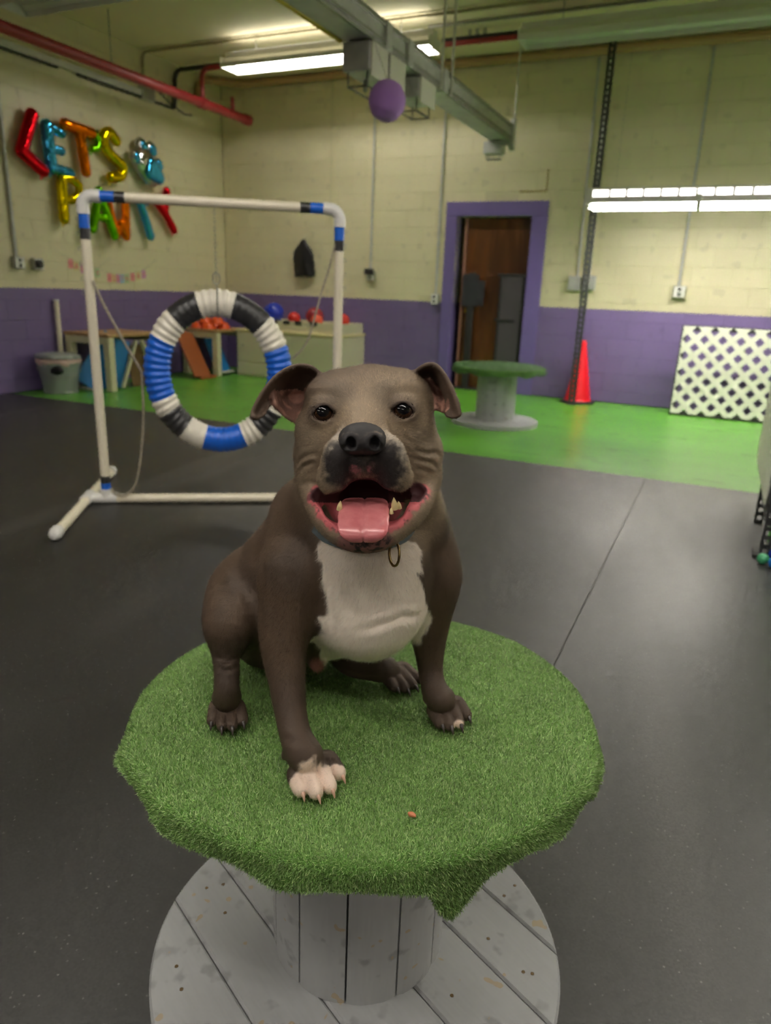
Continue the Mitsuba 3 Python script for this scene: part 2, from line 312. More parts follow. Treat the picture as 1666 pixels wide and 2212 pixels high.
for (a, b, zb, lab) in plugs:
    t = thing('plug_box', lab, 'electrical box')
    xl, xr = (-2.60, DXR + 0.004) if a < 8 else (-2.66, -2.46)
    obj('box', box(xl, xr, a, b, zb, DZ0 - 0.0125, 0.006), 'm_galv', t)
    if a < 8: obj('lid', box(xr, xr + 0.012, a + 0.01, b - 0.005, zb - 0.03, DZ0 - 0.013, 0.003), mat('m_lid', lin(205, 202, 186), 0.45) if a < 5 else 'm_lid', t, label='pale cover plate')
    if a < 5: obj('latch', cat(box(xr + 0.012, xr + 0.02, 5.0, 5.02, zb - 0.02, DZ0 - 0.02, 0.002), box(xl + 0.05, xl + 0.075, 4.95, 4.975, zb - 0.07, zb, 0.004), box(xr - 0.06, xr - 0.03, 5.2, 5.23, zb - 0.06, zb, 0.004)), 'm_steel', t)
    obj('wire_bail', wirebail(xl + 0.03, xr - 0.03, a + 0.03, b - 0.03, zb, zb - 0.085 if a < 8 else zb - 0.045), 'm_black' if a < 8 else 'm_steel', t, 30)
# purple paper lantern below the duct
ln = thing('paper_lantern', 'round purple ribbed paper lantern hanging under the bus duct', 'lantern')
LC, LR = np.array([-2.256, 4.731, 2.3556]), 0.1216
prof = []
for i in range(29 * 4 + 1):
    t = i / (29 * 4); a = math.pi * (0.06 + 0.90 * t); rr = LR * math.sin(a) * (1 - 0.022 * abs(math.sin(math.pi * 29 * t)) ** 0.6)
    prof.append((max(rr, 0.012), LR * 1.02 * math.cos(a)))
lm = lathe(prof, 40); lv = lm.vertices; lv[:, 2] += 0.004 * np.sin(3 * np.arctan2(lv[:, 1], lv[:, 0]) + 9 * lv[:, 2] / LR) * (np.abs(lv[:, 2]) < LR * 0.8); lm.vertices = lv + LC
scene['m_lantern'] = {'type': 'twosided', 'b': {'type': 'principled', 'base_color': {'type': 'rgb', 'value': list(lin(172, 128, 198))}, 'roughness': 0.7, 'specular': 0.2}}
obj('shade', lm, 'm_lantern', ln, True)
obj('wire', tube([LC + [0, 0, LR * 0.9], (DXR + 0.021, 4.731, DZ0 + 0.01)], 0.0015, 6), 'm_black', ln)
obj('top_ring', tube(arc(LC + [0, 0, LR * 0.99], 0.026, 0, 350, (1, 0, 0), (0, 1, 0), 20), 0.002, 6, closed=True), 'm_steel', ln)

# pipes and conduits
def pipe(name, label, cat_, pts, r, m, group=None, n=12):
    P = [np.array(p, float) for p in pts]; path = [P[0]]
    for i in range(1, len(P) - 1):
        a, b = P[i - 1] - P[i], P[i + 1] - P[i]; la, lb = np.linalg.norm(a), np.linalg.norm(b); q = min(3.2 * r + 0.02, la * 0.45, lb * 0.45)
        s, e = P[i] + a / la * q, P[i] + b / lb * q
        path += [(1 - t) ** 2 * s + 2 * t * (1 - t) * P[i] + t * t * e for t in np.linspace(0, 1, 7)]
    path.append(P[-1]); t = thing(name, label, cat_, group)
    obj('pipe', tube(path, r, n), m, t, 40); return t
t = pipe('sprinkler_pipe', 'long dark red sprinkler pipe under the ceiling along the left wall', 'pipe', [(-6.05, 1.0, 3.215), (-6.05, 8.52, 3.205)], 0.052, 'm_red_pipe')
obj('coupling', cat(*[tube([(-6.05, y - 0.05, 3.206), (-6.05, y + 0.05, 3.206)], 0.064, 14) for y in (7.62, 8.5)]), 'm_red_pipe', t, 40)
obj('riser', tube([(-6.05, 8.2, 3.2), (-6.05, 8.2, 3.40)], 0.022, 10), 'm_red_pipe', t, 40)
obj('hanger', cat(*[tube([(-6.05, y, 3.25), (-6.05, y, ZC)], 0.006, 8) for y in (3.0, 6.2)]), 'm_steel', t, 40)
pipe('sprinkler_pipe', 'short red branch pipe rising from the long sprinkler pipe and turning right', 'pipe', [(-6.05, 7.62, 3.21), (-6.05, 7.62, 3.56), (-5.5, 7.66, 3.585)], 0.026, 'm_red_pipe')
pipe('drain_pipe', 'black pipe bending up from the left wall to the ceiling corner', 'pipe', [(-6.63, 7.80, 3.23), (-6.63, 7.84, 3.65), (-5.62, 7.86, 3.66)], 0.026, 'm_black')
w = thing('wireway', 'grey wireway with a black open underside along the left wall', 'wireway')
obj('channel', box(XL + 0.002, XL + 0.06, 1.0, 7.25, 3.235, 3.30, 0.004), 'm_galv', w)
obj('cable', tube([(XL + 0.03, 1.0, 3.225), (XL + 0.03, 6.05, 3.225)], 0.014, 8), 'm_black', w)
obj('cable', tube([(XL + 0.03, 6.3, 3.222), (XL + 0.03, 7.8, 3.222)], 0.014, 8), 'm_black', w)
jb = thing('junction_box', 'grey junction box at the end of the wireway on the left wall', 'electrical box')
obj('box', box(XL, XL + 0.075, 7.22, 7.42, 3.20, 3.36, 0.005), 'm_galv', jb); obj('cover', box(XL + 0.075, XL + 0.082, 7.225, 7.415, 3.205, 3.355, 0.002), 'm_steel', jb)
pipe('conduit', 'painted conduit curving up from the junction box and along the ceiling', 'conduit', [(XL + 0.03, 7.28, 3.36), (XL + 0.03, 7.30, ZC - 0.03), (2.5, 7.28, ZC - 0.03)], 0.016, mat('m_olive', lin(150, 142, 108), 0.5))
pipe('conduit', 'thin painted conduit across the ceiling in front of the back wall', 'conduit', [(-3.2, 7.62, ZC - 0.02), (2.5, 7.58, ZC - 0.02)], 0.014, 'm_steel')
pipe('steam_pipe', 'tan pipe where the ceiling meets the back wall, dropping at the left corner', 'pipe', [(XL + 0.05, 8.2, 3.36), (XL + 0.05, 8.3, 3.665), (XL + 0.4, 8.70, 3.675), (XR - 0.2, 8.70, 3.665)], 0.042, 'm_tan_pipe')
pipe('cable', 'thin dark cable looping between the pipes in the far left corner', 'cable', [(XL + 0.015, 7.55, 3.36), (XL + 0.015, 7.75, 3.27), (XL + 0.02, 8.0, 3.2), (XL + 0.02, 8.15, 3.22)], 0.008, 'm_black')
rb = thing('strut_channel', 'short red and black strut channel under the ceiling behind the duct', 'bracket')
obj('strut', box(-3.15, -2.28, 7.86, 7.90, 3.64, 3.675, 0.003), 'm_black', rb); obj('rail', box(-3.12, -2.30, 7.85, 7.89, 3.60, 3.638, 0.003), 'm_red_pipe', rb)
obj('clip', cat(*[box(x, x + 0.025, 7.86, 7.89, 3.675, ZC, 0.002) for x in (-2.86, -2.78, -2.70)]), 'm_steel', rb)
# wall conduits with outlet boxes
def outlet(x, z, y, lab, w=0.11, h=0.12, face='m_steel', group=None):
    t = thing('outlet_box', lab, 'electrical box', group)
    obj('box', box(x - w / 2, x + w / 2, y - 0.06, y, z - h / 2, z + h / 2, 0.006), face, t)
    obj('cover', box(x - w / 2 + 0.006, x + w / 2 - 0.006, y - 0.066, y - 0.06, z - h / 2 + 0.006, z + h / 2 - 0.006, 0.002), 'm_fixture', t)
    for s in (-1, 1): obj('socket', box(x - 0.016, x + 0.016, y - 0.070, y - 0.066, z + s * 0.026 - 0.014, z + s * 0.026 + 0.014, 0.002), 'm_black', t)
    return t
YW = YB - 0.001
pipe('conduit', 'thin conduit on the back wall left of the black bag hook, above the hoop stand', 'conduit', [(-4.945, YW - 0.014, 2.0), (-4.945, YW - 0.014, 3.66)], 0.010, 'm_cream')
pipe('conduit', 'grey conduit on the back wall behind the purple lantern', 'conduit', [(-4.335, YW - 0.016, 1.42), (-4.335, YW - 0.016, 3.6)], 0.014, 'm_galv')
t = outlet(-4.32, 1.345, YW, 'small outlet box with a black plug behind the right end of the hoop stand')
obj('plug', box(-4.385, -4.255, YW - 0.115, YW - 0.07, 1.36, 1.43, 0.01), 'm_black', t)
pipe('conduit', 'grey conduit on the back wall just left of the purple door casing', 'conduit', [(-3.405, YW - 0.018, 1.14), (-3.405, YW - 0.018, 3.62)], 0.016, 'm_galv')
outlet(-3.405, 1.09, YW, 'grey switch box on the paint line beside the purple door casing', 0.10, 0.13)
pipe('conduit', 'grey conduit at the right of the back wall behind the low strip light', 'conduit', [(-0.555, YW - 0.018, 1.33), (-0.565, YW - 0.018, 3.62)], 0.016, 'm_galv')
outlet(-0.54, 1.275, YW, 'square outlet box on the cream wall between the slotted post and the lattice panel', 0.13, 0.13)
pipe('conduit', 'pale conduit on the back wall left of the slotted post', 'conduit', [(-1.665, YW - 0.016, 1.40), (-1.69, YW - 0.016, 3.62)], 0.015, 'm_galv')
pipe('conduit', 'white conduit on the back wall right of the slotted post', 'conduit', [(-1.535, YW - 0.018, 1.40), (-1.575, YW - 0.018, 3.62)], 0.020, 'm_fixture')
t = thing('outlet_box', 'pair of grey electrical boxes on the back wall behind the slotted post', 'electrical box')
obj('box', box(-1.76, -1.62, YW - 0.06, YW, 1.25, 1.41, 0.006), 'm_galv', t); obj('box', box(-1.60, -1.45, YW - 0.06, YW, 1.26, 1.42, 0.006), 'm_galv', t)
# slotted upright post in front of the cones
sp = thing('slotted_post', 'tall black slotted steel post rising from the floor beside the red cones to the ceiling', 'post')
PX, PY = -1.4925, 8.33
ms = [box(PX - 0.036, PX - 0.009, PY, PY + 0.004, 0.0, ZC), box(PX + 0.009, PX + 0.036, PY, PY + 0.004, 0, ZC), box(PX - 0.036, PX - 0.032, PY, PY + 0.035, 0, ZC), box(PX + 0.032, PX + 0.036, PY, PY + 0.035, 0, ZC)]
z = 0.0
while z < ZC: ms.append(box(PX - 0.009, PX + 0.009, PY, PY + 0.004, z, min(z + 0.026, ZC))); z += 0.056
obj('channel', cat(ms), mat('m_slotted', (0.016, 0.018, 0.017), 0.5), sp)
obj('foot_plate', box(PX - 0.05, PX + 0.05, PY - 0.03, PY + 0.05, -0.006, 0.004, 0.002), 'm_slotted', sp)
# left wall conduit and boxes
pipe('conduit', 'grey conduit running down the left wall at the photo edge', 'conduit', [(XL + 0.02, 5.325, 1.36), (XL + 0.02, 5.325, 3.2)], 0.018, 'm_galv')
def outlet_l(y, z, lab, dark=False):
    t = thing('outlet_box', lab, 'electrical box')
    obj('box', box(XL, XL + 0.06, y - 0.06, y + 0.06, z - 0.06, z + 0.06, 0.006), 'm_steel', t)
    obj('cover', box(XL + 0.06, XL + 0.066, y - 0.052, y + 0.052, z - 0.052, z + 0.052, 0.002), 'm_fixture', t)
    for s in (-1, 1): obj('socket', box(XL + 0.066, XL + 0.071, y - 0.016, y + 0.016, z + s * 0.026 - 0.014, z + s * 0.026 + 0.014, 0.002), 'm_black', t)
    if dark: obj('plug', box(XL + 0.066, XL + 0.12, y - 0.06, y + 0.01, z - 0.035, z + 0.04, 0.012), 'm_black', t)
outlet_l(5.33, 1.30, 'outlet box under the conduit on the left wall'); outlet_l(5.56, 1.295, 'outlet box with a black plug on the left wall, right of its twin', True)
k = thing('wall_strip', 'thin tan L shaped strip on the cream wall above the door', 'strip')
obj('strip', box(-2.44, -2.13, YB - 0.008, YB + 0.002, 2.315, 2.333, 0.002), mat('m_strip', lin(166, 150, 100), 0.6), k); obj('strip', box(-2.135, -2.118, YB - 0.008, YB + 0.002, 2.318, 2.56, 0.002), 'm_strip', k)
# black plastic bag hung on the back wall
bg = thing('bag', 'black plastic bag hanging on a hook on the back cream wall', 'bag')
ang = np.linspace(0, 2 * np.pi, 28, endpoint=False); pv, nz = [], 22
for k in range(nz):
    t = k / (nz - 1); z = 1.315 + 0.46 * t
    wd = 0.145 * (1 - max(0, (t - 0.62) / 0.38) ** 1.1 * 0.9); dp = 0.055 * (1 - 0.75 * max(0, (t - 0.5) / 0.5))
    r = 1 + 0.10 * np.sin(5 * ang + 6 * t) + 0.07 * np.sin(11 * ang - 14 * t)
    pv.append(np.stack([-5.33 + wd * np.cos(ang) * r + 0.012 * (1 - t), YB - 0.062 + dp * np.sin(ang) * r, z + 0.012 * np.sin(4 * ang)], -1))
pv = np.array(pv).reshape(-1, 3); pf = []
for k in range(nz - 1):
    for j in range(28):
        l = (j + 1) % 28; pf += [[k * 28 + j, k * 28 + l, (k + 1) * 28 + l], [k * 28 + j, (k + 1) * 28 + l, (k + 1) * 28 + j]]
pv = np.vstack([pv, pv[:28].mean(0), pv[-28:].mean(0)])
for j in range(28): l = (j + 1) % 28; pf += [[len(pv) - 2, l, j], [len(pv) - 1, (nz - 1) * 28 + j, (nz - 1) * 28 + l]]
obj('sack', trimesh.Trimesh(pv, pf, process=False), mat('m_bag', (0.008, 0.008, 0.009), 0.4, 0.3), bg, True)
obj('hook', tube([(-5.33, YB, 1.80), (-5.33, YB - 0.05, 1.79), (-5.33, YB - 0.055, 1.76)], 0.005, 6), 'm_steel', bg)
# ================================================================ hoop jump: PVC frame, hanging hoop, cords
A0 = np.array([-2.948, 2.738, 0.0]); HD = np.array([0.83511, 0.55008, 0.0]); HN = np.array([-0.55008, 0.83511, 0.0])
def hp(s, z, o=0.0): return A0 + HD * s + HN * o + np.array([0, 0, z])
mat('m_pvc', mikit.proc(lambda p, n, uv: mi.Color3f(*lin(242, 232, 206)) * (0.9 + 0.16 * mikit.fbm(p.x * 20, p.y * 20, p.z * 5, 3))), 0.32)
mat('m_fitting', lin(232, 230, 224), 0.28)
mat('m_tape_blue', lin(22, 96, 205), 0.35); mat('m_tape_black', (0.02, 0.02, 0.021), 0.35); mat('m_tape_white', lin(240, 233, 216), 0.4)
hf = thing('agility_stand', 'white plastic pipe stand of the hoop jump with blue and black tape at its corners', 'stand')
S0, S1, ZT, R = 0.022, 1.272, 1.555, 0.0245
obj('upright', tube([hp(S0, 0.06), hp(S0, ZT - 0.06)], R, 20), 'm_pvc', hf, 40)
obj('upright', tube([hp(S1, 0.06), hp(S1, ZT - 0.06)], R, 20), 'm_pvc', hf, 40)
obj('top_rail', tube([hp(S0 + 0.06, ZT), hp(S1 - 0.06, ZT)], R, 20), 'm_pvc', hf, 40)
obj('bottom_rail', tube([hp(S0 - 0.05, 0.027), hp(S1 + 0.05, 0.027)], R, 20), 'm_pvc', hf, 40)
for s, sg in ((S0, 1), (S1, -1)):
    pts = [hp(s, ZT - 0.085)] + arc(hp(s + sg * 0.05, ZT - 0.05), 0.05, 180, 90, HD * sg * 1.0, np.array([0, 0, 1.0]), 8) + [hp(s + sg * 0.085, ZT)]
    obj('elbow', tube(pts, 0.0305, 20), 'm_fitting', hf, 40)
    for a, b, m in ((0.085, 0.15, 'm_tape_blue'), (0.15, 0.20, 'm_tape_black')):
        obj('tape', tube([hp(s + sg * a, ZT), hp(s + sg * b, ZT)], R + 0.0012, 20), m, hf, 40, label='blue tape band' if 'blue' in m else 'black tape band')
        obj('tape', tube([hp(s, ZT - a), hp(s, ZT - b)], R + 0.0012, 20), m, hf, 40, label='blue tape band' if 'blue' in m else 'black tape band')
    obj('tape', tube([hp(s, 0.075), hp(s, 0.115)], R + 0.0012, 20), 'm_tape_blue', hf, 40, label='blue tape band')
    obj('tape', tube([hp(s, 0.115), hp(s, 0.155)], R + 0.0012, 20), 'm_tape_black', hf, 40, label='black tape band')
    obj('tee', cat(tube([hp(s - 0.055, 0.03), hp(s + 0.055, 0.03)], 0.0305, 20), tube([hp(s, 0.03), hp(s, 0.082)], 0.0305, 20)), 'm_fitting', hf, 40)
    so = s - sg * 0.10
    obj('foot_tee', cat(tube([hp(so, 0.03, -0.06), hp(so, 0.03, 0.06)], 0.0305, 20), tube([hp(so, 0.03), hp(so + sg * 0.055, 0.03)], 0.0302, 20)), 'm_fitting', hf, 40)
    obj('foot', tube([hp(so, 0.027, -0.60), hp(so, 0.027, 0.58)], R, 20), 'm_pvc', hf, 40)
    for o in (-1, 1): obj('foot_cap', rot(lathe([(0, 0.035), (0.018, 0.03), (0.028, 0.014), (0.031, 0.0), (0.031, -0.04), (0.025, -0.04)], 20), 90, (1, 0, 0)).apply_transform(trimesh.transformations.rotation_matrix(math.radians(33.4 + (180 if o > 0 else 0)), (0, 0, 1))).apply_translation(hp(so, 0.0305, o * 0.60)), 'm_fitting', hf, 40)
    for z in np.arange(1.10, 1.50, 0.07): obj('eye_bolt', tube(arc(hp(s - sg * 0.0, z, 0) - HD * sg * 0.03, 0.009, 0, 330, HD, np.array([0, 0, 1.0]), 10), 0.0018, 6), 'm_steel', hf, 40)

# corrugated hoop with tape sections
hoop = thing('hoop', 'striped corrugated hoop of white, black and blue sections hanging in the plastic pipe frame', 'hoop')
RC, RT, HC = 0.3585, 0.0665, hp(0.646, 0.7175)
tw = math.radians(3); HX = HD * math.cos(tw) + HN * math.sin(tw); HY = -HD * math.sin(tw) + HN * math.cos(tw)
def hoopseg(a0, a1, ribs=True, grow=0.0):
    n = int((a1 - a0) / 0.55) + 2; A = np.radians(np.linspace(a0, a1, n)); nc = 28; B = np.arange(nc) * 2 * np.pi / nc
    rr = RT + grow + (0.0032 * np.sin(A * 62) if ribs else 0.0010 * np.sin(A * 62))
    er = HX[None] * np.sin(A)[:, None] + np.array([0, 0, 1.0])[None] * np.cos(A)[:, None]
    ec = HX[None] * (0.885 * np.sin(A))[:, None] + np.array([0, 0, 1.0])[None] * np.cos(A)[:, None]      # hung, so a little taller than wide
    v = HC + (ec[:, None] * RC + er[:, None] * (rr[:, None] * np.cos(B))[..., None] + HY * (rr[:, None] * np.sin(B))[..., None]).reshape(-1, 3)
    f = []
    for i in range(n - 1):
        for k in range(nc):
            l = (k + 1) % nc; f += [[i * nc + k, (i + 1) * nc + l, i * nc + l], [i * nc + k, (i + 1) * nc + k, (i + 1) * nc + l]]
    v = np.vstack([v, v[:nc].mean(0), v[(n - 1) * nc:n * nc].mean(0)])
    for k in range(nc):
        l = (k + 1) % nc; f += [[len(v) - 2, k, l], [len(v) - 1, (n - 1) * nc + l, (n - 1) * nc + k]]
    return trimesh.Trimesh(v, f, process=False)
# angle clockwise from the top, as seen from the camera side
SEG = [(-17, 15, 'w', 1), (15, 45, 'k', 0), (45, 68, 'w', 1), (68, 112, 'b', 1), (112, 122, 'w', 1), (122, 143, 'k', 1), (143, 158, 'w', 1), (158, 196, 'b', 0),
       (196, 216, 'w', 0), (216, 236, 'k', 1), (236, 248, 'w', 1), (248, 298, 'b', 1), (298, 319, 'w', 1), (319, 343, 'k', 0)]
nm = {'w': ('m_tape_white', 'white section'), 'k': ('m_tape_black', 'black section'), 'b': ('m_tape_blue', 'blue section')}
for a, b, c, rb_ in SEG: obj('section', hoopseg(a, b, rb_, 0.0012 if c == 'w' else 0), nm[c][0], hoop, 40, label=nm[c][1])
mat('m_rope', mikit.proc(lambda p, n, uv: mi.Color3f(*lin(176, 166, 146)) * (0.65 + 0.35 * mikit.smoothstep(0.3, 0.7, mikit.noise(p.x * 160 + p.z * 220, p.y * 160, p.z * 90)))), 0.8)
def twist(path, r, strands=3, pitch=0.02):
    P = np.array(path, float); L = np.r_[0, np.cumsum(np.linalg.norm(np.diff(P, axis=0), axis=1))]; n = int(L[-1] / (pitch / 7)) + 2
    t = np.linspace(0, L[-1], n); Q = np.stack([np.interp(t, L, P[:, k]) for k in range(3)], -1)
    tg = np.gradient(Q, axis=0); tg /= np.linalg.norm(tg, axis=1, keepdims=True); u = np.cross(tg, HN + np.array([0.01, 0.02, 0.05])); u /= np.linalg.norm(u, axis=1, keepdims=True); w = np.cross(tg, u)
    return cat([tube(Q + r * 0.5 * (np.cos(2 * np.pi * (t / pitch + k / strands))[:, None] * u + np.sin(2 * np.pi * (t / pitch + k / strands))[:, None] * w), r * 0.55, 5) for k in range(strands)])
rp = thing('rope', 'braided cord from the hoop to the left upright, looping down to its foot', 'rope')
def bez(p, n=24):
    p = np.array(p, float); t = np.linspace(0, 1, n)[:, None]; q = [p]
    while len(q[-1]) > 1: break
    # Catmull-Rom through the points
    P = np.vstack([2 * p[0] - p[1], p, 2 * p[-1] - p[-2]]); out = []
    for i in range(1, len(P) - 2):
        s = np.linspace(0, 1, 10, endpoint=False)[:, None]
        out.append(0.5 * (2 * P[i] + (P[i + 1] - P[i - 1]) * s + (2 * P[i - 1] - 5 * P[i] + 4 * P[i + 1] - P[i + 2]) * s ** 2 + (3 * P[i] - P[i - 1] - 3 * P[i + 1] + P[i + 2]) * s ** 3))
    return np.vstack(out + [p[-1:]])
obj('cord', twist(bez([hp(0.045, 1.16, -0.02), hp(0.09, 1.05, -0.03), hp(0.17, 0.88, -0.03), hp(0.243, 0.735, -0.02), hp(0.252, 0.70, -0.02)]), 0.0075), 'm_rope', rp, True)
obj('tail', twist(bez([hp(0.252, 0.70, -0.02), hp(0.248, 0.50, -0.03), hp(0.225, 0.30, -0.03), hp(0.185, 0.12, -0.03), hp(0.13, 0.058, -0.035), hp(0.08, 0.058, -0.03), hp(0.05, 0.085, -0.01)]), 0.0062), 'm_rope', rp, True)
rp = thing('rope', 'thin cord hanging beside the right upright of the hoop stand', 'rope')
obj('cord', twist(bez([hp(1.255, 1.40, -0.01), hp(1.215, 1.25, -0.02), hp(1.18, 1.14, -0.02), hp(1.11, 0.90, -0.02), hp(1.03, 0.80, -0.0)]), 0.0055), 'm_rope', rp, True)
ch = thing('chain', 'thin steel chain holding the hoop from the top rail', 'chain')
ms, z, i = [], 1.53, 0
while z > 1.15:
    a = HD if i % 2 else HN
    ms.append(tube([hp(0.645, z) + a * 0.005 * math.cos(t) + np.array([0, 0, 0.012 * math.sin(t)]) for t in np.linspace(0, 2 * np.pi, 9)[:-1]], 0.0013, 5, closed=True)); z -= 0.0195; i += 1
obj('link', cat(ms), 'm_steel', ch, True, kind='stuff')
obj('snap_hook', cat(tube(arc(hp(0.645, 1.195), 0.018, 0, 350, HD, np.array([0, 0, 1.6]), 12), 0.0035, 6, closed=True)), 'm_steel', ch, 40)
obj('strap', tube(arc(HC + np.array([0, 0, RC]) + HX * 0.003, RT + 0.006, 0, 360, HY, np.array([0, 0, 1.0]), 25)[:-1], 0.004, 6, closed=True), 'm_steel', ch, 40)

# ================================================================ benches, cabinet and clutter along the left and back walls
mat('m_leg', lin(206, 200, 164), 0.5); mat('m_blue_board', lin(36, 118, 178), 0.42); mat('m_brown_board', lin(150, 80, 42), 0.5); mat('m_dark_board', lin(96, 74, 36), 0.6)
mat('m_cabinet', lin(206, 200, 168), 0.45)
def bench(lab, x0, x1, y0, y1, h, extra=()):
    t = thing('bench', lab, 'bench')
    obj('bench_top', box(x0, x1, y0, y1, h - 0.035, h, 0.006), 'm_plywood', t)
    for x in (x0 + 0.05, x1 - 0.05):
        for y in (y0 + 0.05, y1 - 0.05): obj('leg', box(x - 0.042, x + 0.042, y - 0.042, y + 0.042, -0.006, h - 0.035, 0.005), 'm_leg', t)
    for ya in (y0 + 0.01, y1 - 0.03): obj('apron', box(x0 + 0.092, x1 - 0.092, ya, ya + 0.02, h - 0.11, h - 0.035), 'm_leg', t)
    return t
B1 = (-6.63, -5.97, 5.80, 6.62, 0.61)
bench('low wooden bench with cream legs behind the left upright of the hoop stand', *B1)
bench('second wooden bench with cream legs, left of the cream cabinet', -6.63, -6.03, 7.72, 8.42, 0.595)
t = thing('ramp_board', 'blue ramp board leaning under the wooden bench beside the grey bin', 'board')
obj('panel', beam((-6.34, 5.82, 0.02), (-6.25, 6.22, 0.52), 0.36, 0.02, 0.003, up=(1, -0.3, 0.2)), 'm_blue_board', t); obj('lip', beam((-6.52, 5.80, 0.008), (-6.16, 5.78, 0.008), 0.03, 0.02, 0.003), mat('m_lip', lin(200, 196, 180), 0.5), t)
t = thing('ramp_board', 'blue ramp board standing behind the front leg of the wooden bench', 'board')
obj('panel', beam((-6.12, 6.00, 0.02), (-6.06, 6.10, 0.53), 0.16, 0.02, 0.003, up=(1, -0.3, 0.2)), 'm_blue_board', t)
t = thing('brace', 'pair of cream diagonal struts standing under the wooden bench', 'strut')
obj('strut', beam((-6.03, 6.02, 0.02), (-5.99, 6.22, 0.53), 0.05, 0.025, 0.003), 'm_leg', t); obj('strut', beam((-6.02, 6.55, -0.0), (-5.99, 6.30, 0.53), 0.05, 0.025, 0.003), 'm_leg', t)
t = thing('board', 'dark brown board leaning behind the diagonal struts under the bench', 'board')
obj('panel', beam((-6.12, 6.50, 0.0), (-6.22, 6.50, 0.46), 0.46, 0.02, 0.003, up=(1, 0, 0)), 'm_dark_board', t)
t = thing('post', 'short white post standing between the bench and the left wall', 'post')
obj('tube', tube([(-6.655 + 0.03, 5.74, -0.006), (-6.655 + 0.03, 5.74, 0.93)], 0.028, 16), 'm_pvc', t, 40); obj('cap', tube([(-6.625, 5.74, 0.925), (-6.625, 5.74, 0.945)], 0.031, 16), 'm_fitting', t, 40)
t = thing('ramp_board', 'orange brown board leaning against the second bench, seen through the hoop', 'board')
obj('panel', beam((-6.06, 7.45, 0.0), (-6.42, 7.52, 0.56), 0.36, 0.03, 0.004, up=(1, 0.1, 0.3)), 'm_brown_board', t)
obj('rail', beam((-6.0, 7.32, 0.012), (-6.0, 7.62, 0.012), 0.05, 0.035, 0.004), 'm_brown_board', t)
t = thing('ramp_board', 'blue ramp board under the second bench, seen through the hoop', 'board')
obj('panel', beam((-6.08, 7.90, 0.04), (-6.36, 7.98, 0.52), 0.34, 0.02, 0.003, up=(1, 0.1, 0.3)), 'm_blue_board', t); obj('lip', box(-6.09, -6.03, 7.74, 8.08, 0.03, 0.05, 0.003), 'm_lip', t)
# orange spiky rings heaped on the second bench
mat('m_orange', lin(226, 84, 22), 0.4)
rng = np.random.default_rng(11)
k = 0
for dome_at, (x, y, z, r) in zip(('at the back left of', 'at the front of', 'at the right front of', 'at the back right of', 'on top in the left of', 'on top in the right of'), [(-6.44, 7.85, 0.60, 0.10), (-6.25, 7.83, 0.60, 0.10), (-6.13, 7.99, 0.60, 0.09), (-6.36, 8.08, 0.60, 0.10), (-6.34, 7.88, 0.67, 0.095), (-6.17, 7.91, 0.67, 0.095)]):
    t = thing('soft_cone', 'orange training dome ' + dome_at + ' the heap on the second bench', 'dome', 'orange domes on the second bench')
    m = lathe([(r, 0.0), (r * 0.98, 0.018), (r * 0.80, 0.054), (r * 0.55, 0.078), (r * 0.42, 0.084), (r * 0.38, 0.078), (r * 0.46, 0.068), (r * 0.74, 0.04), (r * 0.93, 0.0), (r, 0.0)], 28)
    obj('dome', rot(m, rng.uniform(-9, 9) if z > 0.62 else 0, (1, 0.4, 0)).apply_translation((x, y, z - 0.004)), 'm_orange', t, True); k += 1
# cabinet
cb = thing('cabinet', 'low cream cabinet with a pale counter against the purple back wall', 'cabinet')
CX0, CX1, CY, CH = -5.97, -4.40, 8.06, 0.575
obj('body', box(CX0, CX1, CY, YB - 0.005, -0.006, CH, 0.004), 'm_cabinet', cb)
obj('counter', box(CX0 - 0.01, CX1 + 0.012, CY - 0.02, YB - 0.003, CH, CH + 0.035, 0.006), mat('m_counter', lin(216, 204, 150), 0.4), cb)
for a, b, z0, z1 in ((CX0 + 0.03, -5.12, 0.185, 0.555), (CX0 + 0.03, -5.12, 0.02, 0.175), (-5.11, CX1 - 0.02, 0.02, 0.555)):
    obj('door' if z1 > 0.5 else 'drawer', box(a, b, CY - 0.016, CY - 0.0005, z0, z1, 0.004), 'm_cabinet', cb)
obj('lock', tube([(-5.86, CY - 0.02, 0.40), (-5.86, CY - 0.012, 0.40)], 0.014, 14), 'm_steel', cb, 40)
tr = thing('ball_tray', 'cream trough with black clips standing on the cabinet counter', 'tray')
TX0, TX1, TY0, TY1, TZ0, TZ1 = -5.72, -4.41, 8.14, 8.74, CH + 0.035, CH + 0.165
obj('trough', cat(box(TX0, TX1, TY0, TY0 + 0.02, TZ0, TZ1, 0.003), box(TX0, TX1, TY1 - 0.02, TY1, TZ0, TZ1, 0.003), box(TX0, TX0 + 0.02, TY0, TY1, TZ0, TZ1, 0.003), box(TX1 - 0.02, TX1, TY0, TY1, TZ0, TZ1, 0.003), box(TX0, TX1, TY0, TY1, TZ0, TZ0 + 0.08)), 'm_cabinet', tr)
for x in (-5.42, -5.23, -5.05, -4.82): obj('clip', box(x - 0.05, x + 0.05, TY0 - 0.008, TY0 + 0.03, TZ1 - 0.04, TZ1 + 0.006, 0.003), 'm_black', tr, label='black clip')
def ball(lab, c, r, m, flat=1.0, group=None, catg='ball'):
    t = thing('ball', lab, catg, group)
    b = blob((0, 0, 0), r, 4); v = b.vertices
    seam = np.abs((v[:, 2] / r)) < 0.03; v[seam] *= 0.992; b.vertices = v * [1, 1, flat] + np.array(c)
    obj('skin', b, m, t, True)
    obj('valve', blob(np.array(c) + np.array([0.5, -0.6, 0.62]) * r * np.array([1, 1, flat]) * 0.985, 0.006, 1), m, t)
    return t
zt = TZ0 + 0.08
